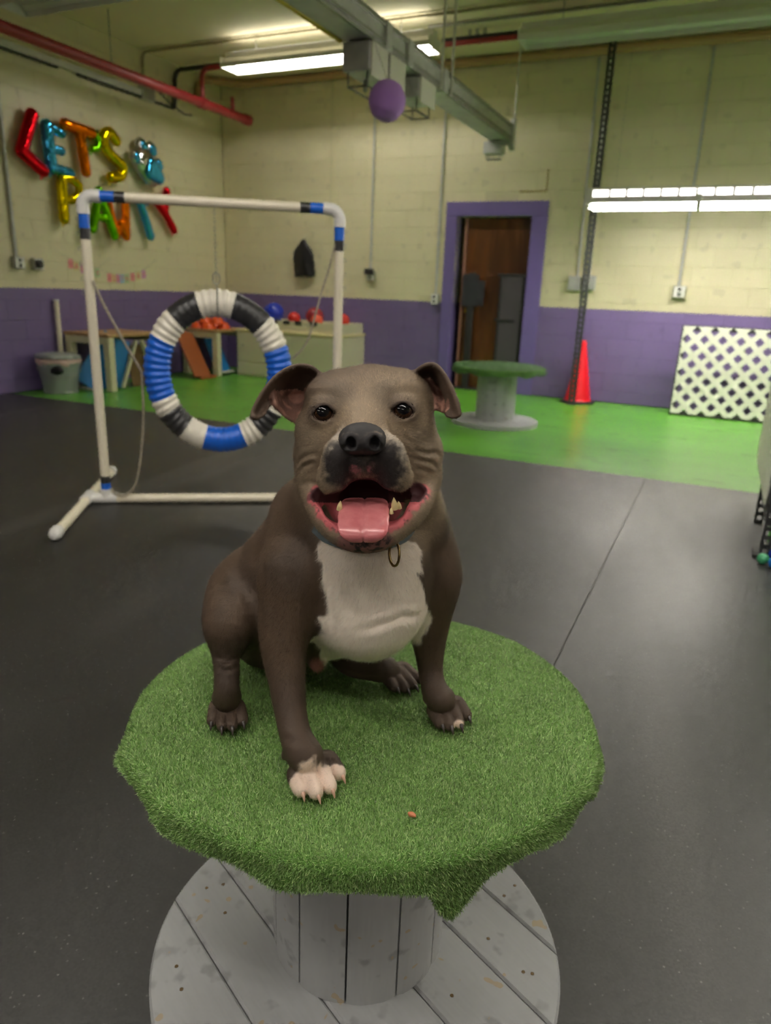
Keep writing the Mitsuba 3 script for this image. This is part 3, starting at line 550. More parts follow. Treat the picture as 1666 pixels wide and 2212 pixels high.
mat('m_ball_blue', lin(26, 48, 168), 0.3); mat('m_ball_red', lin(206, 40, 28), 0.35); mat('m_ball_maroon', lin(140, 34, 44), 0.35); mat('m_ball_orange', lin(230, 92, 60), 0.4)
ball('large blue ball in the trough, leftmost of the balls', (-5.60, 8.40, zt + 0.135), 0.135, 'm_ball_blue', 0.98)
ball('bright red ball in the trough, right of the blue ball', (-5.24, 8.34, zt + 0.085), 0.085, 'm_ball_red', 0.9)
ball('dark maroon ball in the trough', (-4.98, 8.44, zt + 0.118), 0.118, 'm_ball_maroon', 0.95)
ball('orange ball in the trough, right of the maroon ball', (-4.83, 8.24, zt + 0.075), 0.078, 'm_ball_orange', 0.9)
ball('small red ball in the trough at its right end', (-4.53, 8.40, zt + 0.088), 0.082, 'm_ball_red', 1.0)
# waste bin with hinged lid
bn = thing('bin', 'round grey metal bin with a lid and an overfull bag by the left wall', 'bin')
BX, BY = -6.40, 5.50
mat('m_bin', lin(150, 156, 150), 0.35, metallic=0.35)
obj('bucket', lathe([(0.0, 0.0), (0.172, 0.0), (0.176, 0.012), (0.170, 0.022), (0.212, 0.30), (0.22, 0.305), (0.22, 0.315), (0.208, 0.315), (0.166, 0.02), (0.0, 0.015)], 40, (BX, BY, -0.006)), 'm_bin', bn, 35)
obj('lid', rot(lathe([(0.225, 0.0), (0.229, 0.006), (0.226, 0.03), (0.205, 0.046), (0.16, 0.058), (0.05, 0.066), (0.0, 0.067), (0.0, 0.06), (0.2, 0.036), (0.218, 0.0), (0.225, 0.0)], 40), -3, (1, 0.5, 0)).apply_translation((BX, BY, 0.352)), 'm_bin', bn, 35)
lm = lathe([(0.200, 0.29), (0.222, 0.315), (0.226, 0.34), (0.214, 0.362), (0.19, 0.36)], 48, (0, 0, -0.006)); lv = lm.vertices
an = np.arctan2(lv[:, 1], lv[:, 0]); lv[:, 2] += 0.012 * np.sin(5 * an) * (lv[:, 2] < 0.33) ; lv[:, :2] *= (1 + 0.03 * np.sin(9 * an + 40 * lv[:, 2]))[:, None]; lm.vertices = lv + [BX, BY, 0]
obj('bag_rim', lm, mat('m_liner', lin(206, 176, 164), 0.5), bn, True, label='crumpled pinkish bag rim')
obj('dark_bag', blob((BX + 0.10, BY - 0.135, 0.245), 0.085, 3, (1.25, 0.6, 0.62)), 'm_bag', bn, True, label='dark bag bulging over the rim')
obj('bail', tube([np.array([BX, BY, 0.275]) + 0.218 * np.array([math.cos(a), math.sin(a), 0]) * (1 + 0.02 * math.sin((a + 1.9) * 1.0)) - np.array([0, 0, 0.11 * max(0, math.sin((a + 2.2) * 1.0))]) for a in np.linspace(-2.2, 0.94, 22)], 0.0045, 6), 'm_steel', bn, True)

# ================================================================ traffic cone, lattice panel, ball pen
cn = thing('traffic_cone', 'tall bright red traffic cone on a black base behind the slotted post', 'cone')
mat('m_cone', lin(238, 26, 40), 0.3); cx, cy = -1.47, 8.58
obj('cone', lathe([(0.158, 0.03), (0.150, 0.036), (0.145, 0.05), (0.030, 0.69), (0.026, 0.708), (0.018, 0.715), (0.012, 0.70)], 40, (cx, cy, -0.006)), 'm_cone', cn, 40)
a = np.arange(8) * np.pi / 4 + np.pi / 8
obj('base', lathe([(0.0, 0.0), (0.205, 0.0), (0.205, 0.018), (0.17, 0.030), (0.0, 0.032)], 8, (0, 0, 0)).apply_transform(trimesh.transformations.rotation_matrix(np.pi / 8, (0, 0, 1))).apply_translation((cx, cy, -0.006)), 'm_black', cn)
mat('m_lattice', lin(232, 232, 214), 0.4)
def lattice(lab, W, Hh, M, pitch=0.174, w=0.058, frame=0.05, black=True):
    """panel in its own x-z plane, front toward -y; M places it"""
    t = thing('lattice_panel', lab, 'lattice panel')
    put = lambda m: m.copy().apply_transform(M)
    fr = [box(0, W, 0.006, 0.026, 0, frame), box(0, W, 0.006, 0.026, Hh - frame, Hh), box(0, frame, 0.006, 0.026, 0, Hh), box(W - frame, W, 0.006, 0.026, 0, Hh)]
    obj('frame', put(cat(fr)), 'm_black', t, label='black frame')
    import shapely.geometry as sg
    rect = sg.box(0.012, 0.022, W - 0.012, Hh - 0.006)
    for k, sgn in ((0, 1), (1, -1)):
        c = -Hh - pitch
        while c < W + Hh:
            x = c + (pitch / 2)
            ln_ = sg.LineString([(x, -0.2), (x + (Hh + 0.4), Hh + 0.2)]) if sgn > 0 else sg.LineString([(x + Hh + 0.2, -0.2), (x - 0.2, Hh + 0.2)])
            g = ln_.buffer(w / 2, cap_style=2).intersection(rect)
            if g.area > 0.003:
                m = trimesh.creation.extrude_polygon(g, 0.006, engine='earcut'); m.apply_transform(np.array([[1, 0, 0, 0], [0, 0, -1, 0.006 - 0.004 * k], [0, 1, 0, 0], [0, 0, 0, 1.0]]))
                obj('strip', put(m), 'm_lattice', t)
            c += pitch
    return t
M = trimesh.transformations.rotation_matrix(math.radians(-4), (1, 0, 0)); M[:3, 3] = (-0.435, 8.32, -0.004)
t = lattice('white diagonal lattice panel in a black frame leaning on the purple back wall', 1.24, 0.945, M)
obj('stud', cat(*[box(-0.435 + x, -0.435 + x + 0.03, 8.40, 8.43, 0.02, 0.9) for x in ()] or [box(0.18, 0.21, 8.42, 8.45, 0.03, 0.93)]), 'm_black', t)
# pen of black slotted angle with white lattice sides at the right edge
pn = thing('ball_pen', 'black slotted frame of a ball pen at the right edge of the photo', 'pen')
def slotted(p, Hh, w=0.045):
    ms = [box(-w / 2, -w / 2 + 0.012, 0, 0.003, 0, Hh), box(w / 2 - 0.012, w / 2, 0, 0.003, 0, Hh), box(-w / 2, -w / 2 + 0.003, 0, w * 0.8, 0, Hh)]; z = 0
    while z < Hh: ms.append(box(-w / 2 + 0.012, w / 2 - 0.012, 0, 0.003, z, min(z + 0.022, Hh))); z += 0.045
    return cat(ms).apply_translation(p)
P0 = np.array([0.335, 3.72, 0.0])
obj('upright', slotted(P0, 0.92), 'm_black', pn); obj('upright', slotted(P0 + [-0.005, 0.62, 0], 0.92), 'm_black', pn); obj('upright', slotted(P0 + [0.62, 0.0, 0], 0.92), 'm_black', pn)
obj('rail', box(P0[0] - 0.02, P0[0] + 0.64, P0[1] + 0.01, P0[1] + 0.04, 0.16, 0.195, 0.003), 'm_black', pn); obj('rail', box(P0[0] - 0.02, P0[0] + 0.64, P0[1] + 0.01, P0[1] + 0.04, 0.88, 0.915, 0.003), 'm_black', pn)
obj('rail', box(P0[0] - 0.02, P0[0] + 0.02, P0[1], P0[1] + 0.64, 0.16, 0.20, 0.003), 'm_black', pn)
obj('foot', box(P0[0] - 0.05, P0[0] + 0.02, P0[1] - 0.02, P0[1] + 0.10, 0.0, 0.02, 0.004), 'm_black', pn)
obj('turf_liner', box(P0[0] + 0.03, P0[0] + 0.62, P0[1] + 0.30, P0[1] + 0.33, 0.0, 0.78), mat('m_liner_green', lin(70, 150, 30), 0.6), pn, label='green backing sheet')
M = trimesh.transformations.rotation_matrix(math.radians(-90), (0, 0, 1)); M[:3, 3] = (P0[0] - 0.03, P0[1] + 1.40, 0.21)
lattice('white lattice side of the ball pen seen edge on at the right edge', 1.3, 0.72, M, 0.11, 0.045, 0.03)
for lab, c, r, m in [('mint green ball by the foot of the ball pen', (0.325, 3.62, 0.026), 0.026, mat('m_mint', lin(70, 160, 110), 0.35)), ('dark blue ball in the ball pen behind the mint one', (0.385, 3.70, 0.033), 0.033, 'm_ball_blue'),
                     ('sky blue ball at the photo edge, nearest of the pen balls', (0.375, 3.575, 0.03), 0.03, mat('m_sky', lin(20, 120, 210), 0.35)), ('lime green ball between the dark blue and the sky blue ball', (0.395, 3.635, 0.029), 0.029, mat('m_lime', lin(130, 170, 60), 0.35))]:
    ball(lab, c, r, m)

# ================================================================ foil balloons on the left wall
import manifold3d as m3
def foil(name, col): return mat(name, col, 0.1, metallic=1.0, spec=0.6, bump=(mikit.proc(lambda p, n, uv: mikit.fbm(p.x * 13, p.y * 13, p.z * 13, 2)), 0.006))
foil('f_red', lin(205, 20, 34)); foil('f_blue', lin(66, 166, 224)); foil('f_orange', lin(226, 116, 8)); foil('f_yellow', lin(214, 190, 6)); foil('f_green', lin(110, 190, 14)); foil('f_silver', lin(190, 192, 194))
def puffy(strokes, r, xo=0.085, flat=0.8, seg=20):
    parts = []
    for st in strokes:
        rr = r
        if isinstance(st[-1], (int, float)): rr = st[-1]; st = st[:-1]
        for a, b in zip(st[:-1], st[1:]):
            sa, sb = m3.Manifold.sphere(rr, seg).translate((0, a[0], a[1])), m3.Manifold.sphere(rr, seg).translate((0, b[0], b[1]))
            parts.append(m3.Manifold.batch_hull([sa, sb]))
    m = m3.Manifold.batch_boolean(parts, m3.OpType.Add).refine_to_length(0.016).to_mesh()
    tm = trimesh.Trimesh(m.vert_properties[:, :3], m.tri_verts); trimesh.smoothing.filter_taubin(tm, iterations=6)
    v = tm.vertices * [flat, 1, 1]; tm.vertices = v + [XL + xo, 0, 0]; return tm
def crv(pts): return [tuple(q) for q in bez([(0, *p) for p in pts])[:, 1:]][::3] + [tuple(pts[-1])]
B = lambda lab, strokes, m, r=0.062, **k: (lambda t: (obj('skin', puffy(strokes, r, **k), m, t, True), obj('tail', beam((XL + 0.05, strokes[0][-1][0] if not isinstance(strokes[0][-1], (int, float)) else strokes[0][-2][0], (strokes[0][-1][1] if not isinstance(strokes[0][-1], (int, float)) else strokes[0][-2][1]) - r - 0.02), (XL + 0.05, strokes[0][-1][0] if not isinstance(strokes[0][-1], (int, float)) else strokes[0][-2][0], (strokes[0][-1][1] if not isinstance(strokes[0][-1], (int, float)) else strokes[0][-2][1]) - r + 0.02), 0.02, 0.004, 0.001), m, t)))(thing('letter_balloon', lab, 'balloon'))
B('red foil letter L balloon, leftmost of the upper row', [[(5.635, 2.70), (5.47, 2.35), (5.70, 2.21)]], 'f_red', 0.068)
B('blue foil letter E balloon in the upper row', [[(5.80, 2.64), (5.80, 2.44), (5.815, 2.25)], [(5.80, 2.64), (5.975, 2.60), 0.05], [(5.80, 2.44), (5.955, 2.43), 0.046], [(5.815, 2.25), (6.05, 2.235), 0.054]], 'f_blue', 0.066)
B('orange foil letter T balloon in the upper row', [[(6.03, 2.70), (6.39, 2.68)], [(6.22, 2.66), (6.265, 2.28)]], 'f_orange', 0.058)
B('small green foil apostrophe balloon between the T and the S', [crv([(6.43, 2.69), (6.475, 2.62), (6.45, 2.55), (6.385, 2.525)])], 'f_green', 0.04)
B('yellow foil letter S balloon, last letter of the upper row', [crv([(6.74, 2.67), (6.65, 2.735), (6.56, 2.69), (6.56, 2.58), (6.68, 2.49), (6.81, 2.42), (6.77, 2.31), (6.62, 2.275)])], 'f_yellow', 0.062)
B('yellow foil letter P balloon, leftmost of the lower row', [[(5.925, 2.14), (5.915, 1.77)], [(5.925, 2.16), (6.05, 2.18), (6.15, 2.13), (6.14, 2.03), (6.04, 1.97), (5.92, 1.97), 0.048]], 'f_yellow', 0.06)
B('green foil letter A balloon in the lower row', [[(6.365, 2.10), (6.235, 1.70)], [(6.365, 2.10), (6.55, 1.65)], [(6.29, 1.83), (6.48, 1.82), 0.04]], 'f_green', 0.052, xo=0.15)
B('orange foil letter W balloon in the lower row', [[(6.54, 2.05), (6.64, 1.66), (6.73, 1.80), (6.80, 1.66), (6.82, 2.07)]], 'f_orange', 0.05)
B('blue foil letter T balloon in the lower row', [[(6.90, 2.09), (7.16, 2.09)], [(7.06, 2.06), (7.20, 1.70)]], 'f_blue', 0.054)
B('red foil letter Y balloon, last of the lower row', [[(7.30, 2.12), (7.48, 1.99), (7.63, 1.80)], [(7.53, 2.25), (7.48, 1.99)]], 'f_red', 0.05)
t = thing('paw_balloon', 'silver foil paw balloon with shiny blue pads', 'balloon')
obj('skin', puffy([[(7.14, 2.53), (7.26, 2.42), 0.165], [(7.02, 2.55), (7.02, 2.55), 0.09], [(7.12, 2.69), (7.12, 2.69), 0.085], [(7.28, 2.68), (7.28, 2.68), 0.085], [(7.38, 2.52), (7.38, 2.52), 0.085]], 0.1, 0.085, 0.55), 'f_silver', t, True)
for c, r in (((7.015, 2.555), 0.052), ((7.125, 2.695), 0.052), ((7.28, 2.68), 0.052), ((7.375, 2.53), 0.052)): obj('pad', puffy([[c, (c[0] + 0.012, c[1] - 0.03)]], r, 0.125, 0.45), 'f_blue', t, True, label='shiny blue pad')
obj('pad', puffy([[(7.20, 2.50), (7.17, 2.40)], [(7.20, 2.50), (7.32, 2.37)], [(7.17, 2.40), (7.32, 2.37)]], 0.08, 0.165, 0.5), 'f_blue', t, True, label='large shiny blue pad')
# small pastel banner
pastel = [lin(226, 150, 150), lin(160, 196, 214), lin(214, 200, 140), lin(170, 200, 150), lin(206, 150, 190)]
for i, c in enumerate(pastel): mat(f'm_flag{i}', c, 0.7)
mat('m_letter', lin(205, 120, 120), 0.7)
def banner(lab, word, ys, zs):
    t = thing('banner', lab, 'banner'); n = len(word)
    for i, chh in enumerate(word):
        y = np.interp(i / (n - 1), np.linspace(0, 1, len(ys)), ys); z = np.interp(i / (n - 1), np.linspace(0, 1, len(zs)), zs)
        k = obj('flag', box(XL + 0.002, XL + 0.005, y - 0.033, y + 0.033, z - 0.05, z + 0.045), f'm_flag{(i * 2) % 5}', t)
        m = meshkit.text_mesh(chh, 0.06, 0.002, bold=True); m.apply_translation(-m.bounds.mean(0)); m.apply_transform(np.array([[0, 0, 1, XL + 0.006], [1, 0, 0, y], [0, 1, 0, z - 0.004], [0, 0, 0, 1.0]]))
        obj('letter', m, 'm_letter', k)
    obj('string', tube([(XL + 0.006, a, b + 0.045) for a, b in zip(np.interp(np.linspace(-0.25, 1.25, 12), np.linspace(-0.25, 1.25, len(ys) + 2), [ys[0] - 0.16, *ys, ys[-1] + 0.22]), np.interp(np.linspace(-0.25, 1.25, 12), np.linspace(-0.25, 1.25, len(ys) + 2), [zs[0] + 0.06, *zs, zs[-1] + 0.13]))], 0.0015, 5), 'm_steel', t)
banner('small pastel HAPPY banner below the letter balloons', 'HAPPY', (6.02, 6.12, 6.25, 6.39), (1.325, 1.295, 1.262, 1.24))
banner('small pastel BIRTHDAY banner below the letter balloons, right of the HAPPY one', 'BIRTHDAY', (6.57, 6.8, 7.13), (1.195, 1.185, 1.25))
# ================================================================ cable spool tables
def paint_col(base):
    def fn(p, n, uv):
        m = mikit.fbm(p.x * 9, p.y * 9, p.z * 9, 2); g = mikit.fbm(p.x * 26 - p.y * 13, p.x * 120 + p.y * 240, p.z * 20, 2)
        chip = mikit.smoothstep(0.775, 0.80, mikit.fbm(p.x * 46, p.y * 46, p.z * 46 + 3, 2)); dirt = mikit.smoothstep(0.62, 0.78, mikit.fbm(p.x * 30 + 9, p.y * 30, p.z * 30, 3))
        c = mi.Color3f(*base) * (0.88 + 0.16 * m + 0.08 * g)
        c = c * (1 - 0.28 * dirt)
        return mikit.mix(c, mi.Color3f(*lin(166, 140, 92)), chip * 0.6)
    return fn
mat('m_gray', mikit.proc(paint_col(lin(160, 161, 161))), 0.42)
mat('m_rust', lin(86, 66, 34), 0.5)
mat('m_turf_base', mikit.proc(lambda p, n, uv: mikit.mix(lin(66, 104, 38), lin(88, 132, 54), mikit.noise(p.x * 300, p.y * 300, p.z * 300))), 0.9)
scene['m_blade'] = {'type': 'twosided', 'b': {'type': 'principled', 'base_color': {'type': 'mesh_attribute', 'name': 'vertex_color'}, 'roughness': 0.45, 'specular': 0.35}}
import shapely.geometry as sg, shapely.affinity as sa
def ring_planks(parent, c, r, z0, z1, ang, seams, gap=0.0022, name='plank', m='m_gray', hole=None):
    circ = sg.Point(0, 0).buffer(r, 48)
    for a, b in zip(seams[:-1], seams[1:]):
        g = circ.intersection(sg.box(-2, a + gap / 2, 2, b - gap / 2))
        if g.is_empty or g.area < 1e-4: continue
        g = max(getattr(g, 'geoms', [g]), key=lambda q: q.area)
        bv = 0.004; inner = g.buffer(-bv, join_style=2)
        low = trimesh.creation.extrude_polygon(g, z1 - z0 - bv, engine='earcut')
        # bevelled top: sides then the inset top face
        pts = np.array(g.exterior.coords)[:-1]
        top = trimesh.convex.convex_hull(np.vstack([np.c_[pts, np.full(len(pts), z1 - z0 - bv)], np.c_[np.array(inner.exterior.coords)[:-1], np.full(len(inner.exterior.coords) - 1, z1 - z0)]]))
        mm = cat(low, top); mm.apply_translation((0, 0, z0)); mm = rot(mm, ang).apply_translation((c[0], c[1], 0))
        obj(name, mm, m, parent, 20)
def drum(parent, c, r, z0, z1, a0, n=11, m='m_gray'):
    for k in range(n):
        a = math.radians(a0) + np.linspace(0.0035 / r, 2 * np.pi / n - 0.0, 7)
        # flat-faced stave, edges a little rounded
        A, Bq = np.array([math.cos(a[0]), math.sin(a[0])]) * r, np.array([math.cos(a[-1]), math.sin(a[-1])]) * r
        t = np.linspace(0, 1, 9); mid = np.array([np.array([math.cos(x), math.sin(x)]) * r for x in np.linspace(a[0], a[-1], 9)])
        o = mid.copy(); e = 0.0025 * np.r_[1, 0.3, 0, 0, 0, 0, 0, 0.3, 1]; o *= (1 - e / r)[:, None]
        g = sg.Polygon(np.vstack([o, o[::-1] * (1 - 0.022 / r)]))
        mm = trimesh.creation.extrude_polygon(g, z1 - z0, engine='earcut').apply_translation((c[0], c[1], z0))
        obj('stave', mm, m, parent, 30); a0 += 360 / n
def nails(parent, c, ang, spots, z, m='m_rust', r=0.0034):
    for (x, y) in spots:
        q = rot(lathe([(0, -0.002), (r, -0.002), (r, 0.0003), (r * 0.6, 0.0006), (0, 0.0006)], 10, (x, y, z)), ang).apply_translation((c[0], c[1], 0)); obj('nail', q, m, parent)
def blades(P, N, tang, h, w, n_col, rng, lean=0.45, cols=None):
    """two-triangle grass blades rooted at P with surface normals N"""
    n = len(P); d = N + lean * rng.normal(size=(n, 3)) + tang; d /= np.linalg.norm(d, axis=1, keepdims=True)
    s = np.cross(d, rng.normal(size=(n, 3))); s /= np.linalg.norm(s, axis=1, keepdims=True)
    hh = (h * rng.uniform(0.6, 1.15, n))[:, None]; ww = (w * rng.uniform(0.7, 1.2, n))[:, None]
    bend = np.cross(s, d) * hh * rng.uniform(-0.28, 0.28, n)[:, None]
    a, b = P - s * ww, P + s * ww; m1, m2 = P + d * hh * 0.55 - s * ww * 0.8 + bend * 0.3, P + d * hh * 0.55 + s * ww * 0.8 + bend * 0.3; tip = P + d * hh + bend
    V = np.stack([a, b, m2, m1, tip], 1).reshape(-1, 3); i = np.arange(n)[:, None] * 5
    F = np.concatenate([i + [0, 1, 2], i + [0, 2, 3], i + [3, 2, 4]], 1).reshape(-1, 3)
    C = np.repeat(n_col, 5, 0)
    G = np.cross(s, d); G *= np.sign((G * N).sum(1, keepdims=True)); G = np.repeat(N * 0.6 + G * 0.6 + 0.15 * rng.normal(size=(n, 3)), 5, 0); G /= np.linalg.norm(G, axis=1, keepdims=True)
    return {'type': 'ply', 'filename': meshkit.write_ply(trimesh.Trimesh(V, F, process=False), False, None, np.clip(C, 0, 0.95), normals=G), 'face_normals': False, 'bsdf': {'type': 'ref', 'id': 'm_blade'}}, C
TURF_A = np.array([[-160, .356], [-138, .362], [-130, .374], [-120, .366], [-108, .366], [-101, .360], [-83, .357], [-66, .361], [-48, .362], [-34, .365], [-12, .374], [-6, .385], [3, .380], [18, .375], [34, .376], [61, .369], [88, .345], [118, .352], [146, .35], [174, .345]])
HEM = np.array([[-160, .512], [-138, .53], [-130, .545], [-123, .530], [-114, .514], [-106, .500], [-101, .498], [-88, .502], [-79, .490], [-69, .499], [-61, .497], [-50, .492], [-47, .455], [-45, .446], [-43, .458], [-38, .487], [-28, .502], [-16, .495], [-8, .512], [-4, .505], [18, .500], [60, .50], [120, .50], [170, .505]])
def cyc(tab, a):
    a = (np.asarray(a) + 180) % 360 - 180
    return np.interp(a, np.r_[tab[-1, 0] - 360, tab[:, 0], tab[0, 0] + 360], np.r_[tab[-1, 1], tab[:, 1], tab[0, 1]])
def turf_cover(parent, c, zt, k=1.0, na=360, hem=HEM, z_ref=0.53, outl=TURF_A):
    ang = np.linspace(-180, 180, na, endpoint=False); rad = cyc(outl, ang) * k; hz = (cyc(hem, ang) - z_ref) * k + zt; P = []
    ca, sn = np.cos(np.radians(ang)), np.sin(np.radians(ang))
    for t in np.linspace(0.02, 0.955, 40): P.append(np.stack([ca * rad * t, sn * rad * t, np.full(na, zt) + 0.0012 * np.sin(ang * 0.11 + 9 * t)], -1))
    for j in range(1, 6):
        b = j / 5 * np.pi / 2; P.append(np.stack([ca * (rad * 0.955 + rad * 0.045 * np.sin(b)), sn * (rad * 0.955 + rad * 0.045 * np.sin(b)), zt - rad * 0.045 * 0.8 * (1 - np.cos(b))], -1))
    zb = zt - rad * 0.045 * 0.8
    hz = np.minimum(hz, zb - 0.004)
    for j in range(1, 7):
        t = j / 6; wob = 1 + 0.010 * np.sin(np.radians(ang) * 13) * t + 0.012 * t
        P.append(np.stack([ca * rad * wob, sn * rad * wob, zb + (hz - zb) * t], -1))
    P.append(np.stack([ca * (rad * wob - 0.006), sn * (rad * wob - 0.006), hz + 0.001], -1))
    P = np.array(P) + np.array([c[0], c[1], 0]); nr = len(P); F = []
    idx = np.arange(nr * na).reshape(nr, na)
    a_, b_, c_, d_ = idx[:-1], np.roll(idx[:-1], -1, 1), np.roll(idx[1:], -1, 1), idx[1:]
    F = np.concatenate([np.stack([a_, d_, c_], -1).reshape(-1, 3), np.stack([a_, c_, b_], -1).reshape(-1, 3)])
    V = np.vstack([P.reshape(-1, 3), [[c[0], c[1], zt]]]); F = np.vstack([F, [[len(V) - 1, k2, (k2 + 1) % na] for k2 in range(na)]])
    return trimesh.Trimesh(V, F, process=False)
def sample(mesh, n, rng, w=None):
    tri = mesh.triangles; ar = mesh.area_faces * (1 if w is None else w); i = rng.choice(len(tri), n, p=ar / ar.sum())
    u = np.sqrt(rng.uniform(size=n)); v = rng.uniform(size=n); T_ = tri[i]
    return T_[:, 0] * (1 - u)[:, None] + T_[:, 1] * (u * (1 - v))[:, None] + T_[:, 2] * (u * v)[:, None], mesh.face_normals[i], i
# ---- near spool with the dog on it
sp1 = thing('spool_table', 'large grey wooden cable spool table topped with green artificial turf, the dog sitting on it', 'table')
C1, TC = (-0.440, 0.918), (-0.45, 0.92)
ring_planks(sp1, (-0.434, 0.905), 0.362, 0.0, 0.04, -26, [-0.37, -0.2275, -0.115, 0.021, 0.1535, 0.270, 0.37])
drum(sp1, (-0.446, 0.93), 0.155, 0.04, 0.485, -104.2 + 0.0)
obj('top_disc', lathe([(0, 0.485), (0.335, 0.485), (0.34, 0.49), (0.34, 0.52), (0.0, 0.522)], 64, (*TC, 0)), 'm_gray', sp1, 30)
rng = np.random.default_rng(3); sp_ = []
for yy in (-0.29, -0.175, -0.05, 0.085, 0.21, 0.315):
    for sgn in (-1, 1):
        xm = math.sqrt(max(0, 0.345 ** 2 - yy ** 2)); sp_ += [(sgn * (xm - rng.uniform(0.012, 0.05)), yy + rng.uniform(-0.04, 0.04)) for _ in range(2)] + [(sgn * (xm - rng.uniform(0.08, 0.16)), yy + rng.uniform(-0.03, 0.03))]
nails(sp1, (-0.434, 0.905), -26, [q for q in sp_ if math.hypot(*q) < 0.35 and math.hypot(*q) > 0.18], 0.04)
tm = turf_cover(sp1, TC, 0.528)
tf = obj('turf_cover', tm, 'm_turf_base', sp1, True, label='green artificial turf cover with an uneven draped edge')
rng = np.random.default_rng(8)
P, N, _ = sample(tm, 420000, rng); P = P - N * 0.0005
nz = meshkit.fbm(P * 28, 3, 5)[:, None]; nz2 = meshkit.noise(P * 260, 4)[:, None]; r1 = rng.uniform(size=(len(P), 1))
worn = np.clip((meshkit.fbm(P * 9, 3, 9)[:, None] - 0.45) * 4, 0, 1)
col = np.array(lin(120, 156, 82)) * (0.50 + 0.75 * r1 + 0.35 * (nz - 0.5)) * (1 + 0.15 * worn); pale = r1 > 0.86; col = np.where(pale, np.array(lin(172, 192, 128)) * (0.7 + 0.5 * nz2), col); dark = (r1 < 0.2); col = np.where(dark, col * 0.6, col)
bm, bc = blades(P, N, np.array([0.05, -0.1, 0.0]), 0.0068, 0.00045, col, rng, 0.6)
obj('pile', bm, 'm_blade', tf, kind='stuff')
# ---- far spool
sp2 = thing('spool_table', 'small grey spool table with a round green turf top in front of the far door', 'table')
C2 = (-1.885, 6.58)
ring_planks(sp2, C2, 0.41, -0.006, 0.036, 20, [-0.42, -0.28, -0.14, 0.0, 0.14, 0.28, 0.42], gap=0.003)
drum(sp2, C2, 0.185, 0.036, 0.49, 10, 12, 'm_gray')
obj('top_disc', lathe([(0, 0.49), (0.40, 0.49), (0.405, 0.50), (0.405, 0.53), (0.0, 0.532)], 48, (*C2, 0)), 'm_gray', sp2, 30)
O2 = np.array([[a, 0.425 + 0.008 * math.sin(a * 0.13) + 0.006 * math.sin(a * 0.31)] for a in range(-180, 180, 10)]); H2 = np.array([[a, 0.475 + 0.010 * math.sin(a * 0.21) + 0.006 * math.sin(a * 0.5)] for a in range(-180, 180, 10)])
tm2 = turf_cover(sp2, C2, 0.536, 1.0, 180, H2, 0.53, O2)
t2 = obj('turf_cover', tm2, 'm_turf_base', sp2, True, label='green turf top')
P, N, _ = sample(tm2, 26000, rng); r1 = rng.uniform(size=(len(P), 1))
bm, bc = blades(P, N, np.zeros(3), 0.010, 0.0016, np.array(lin(88, 122, 78)) * (0.55 + 0.7 * r1), rng, 0.4); obj('pile', bm, 'm_blade', t2, kind='stuff')
cr = thing('crumb', 'tiny orange crumb lying on the turf in front of the dog', 'crumb')
m = blob((0, 0, 0), 0.0045, 2, (1.3, 0.8, 0.7)); v = m.vertices; v *= (1 + 0.25 * (meshkit.noise(v * 400, 2)[:, None] - 0.5)); m.vertices = v + [-0.2640, 0.698, 0.5375]
obj('bit', m, mat('m_crumb', lin(196, 120, 84), 0.5), cr, True)
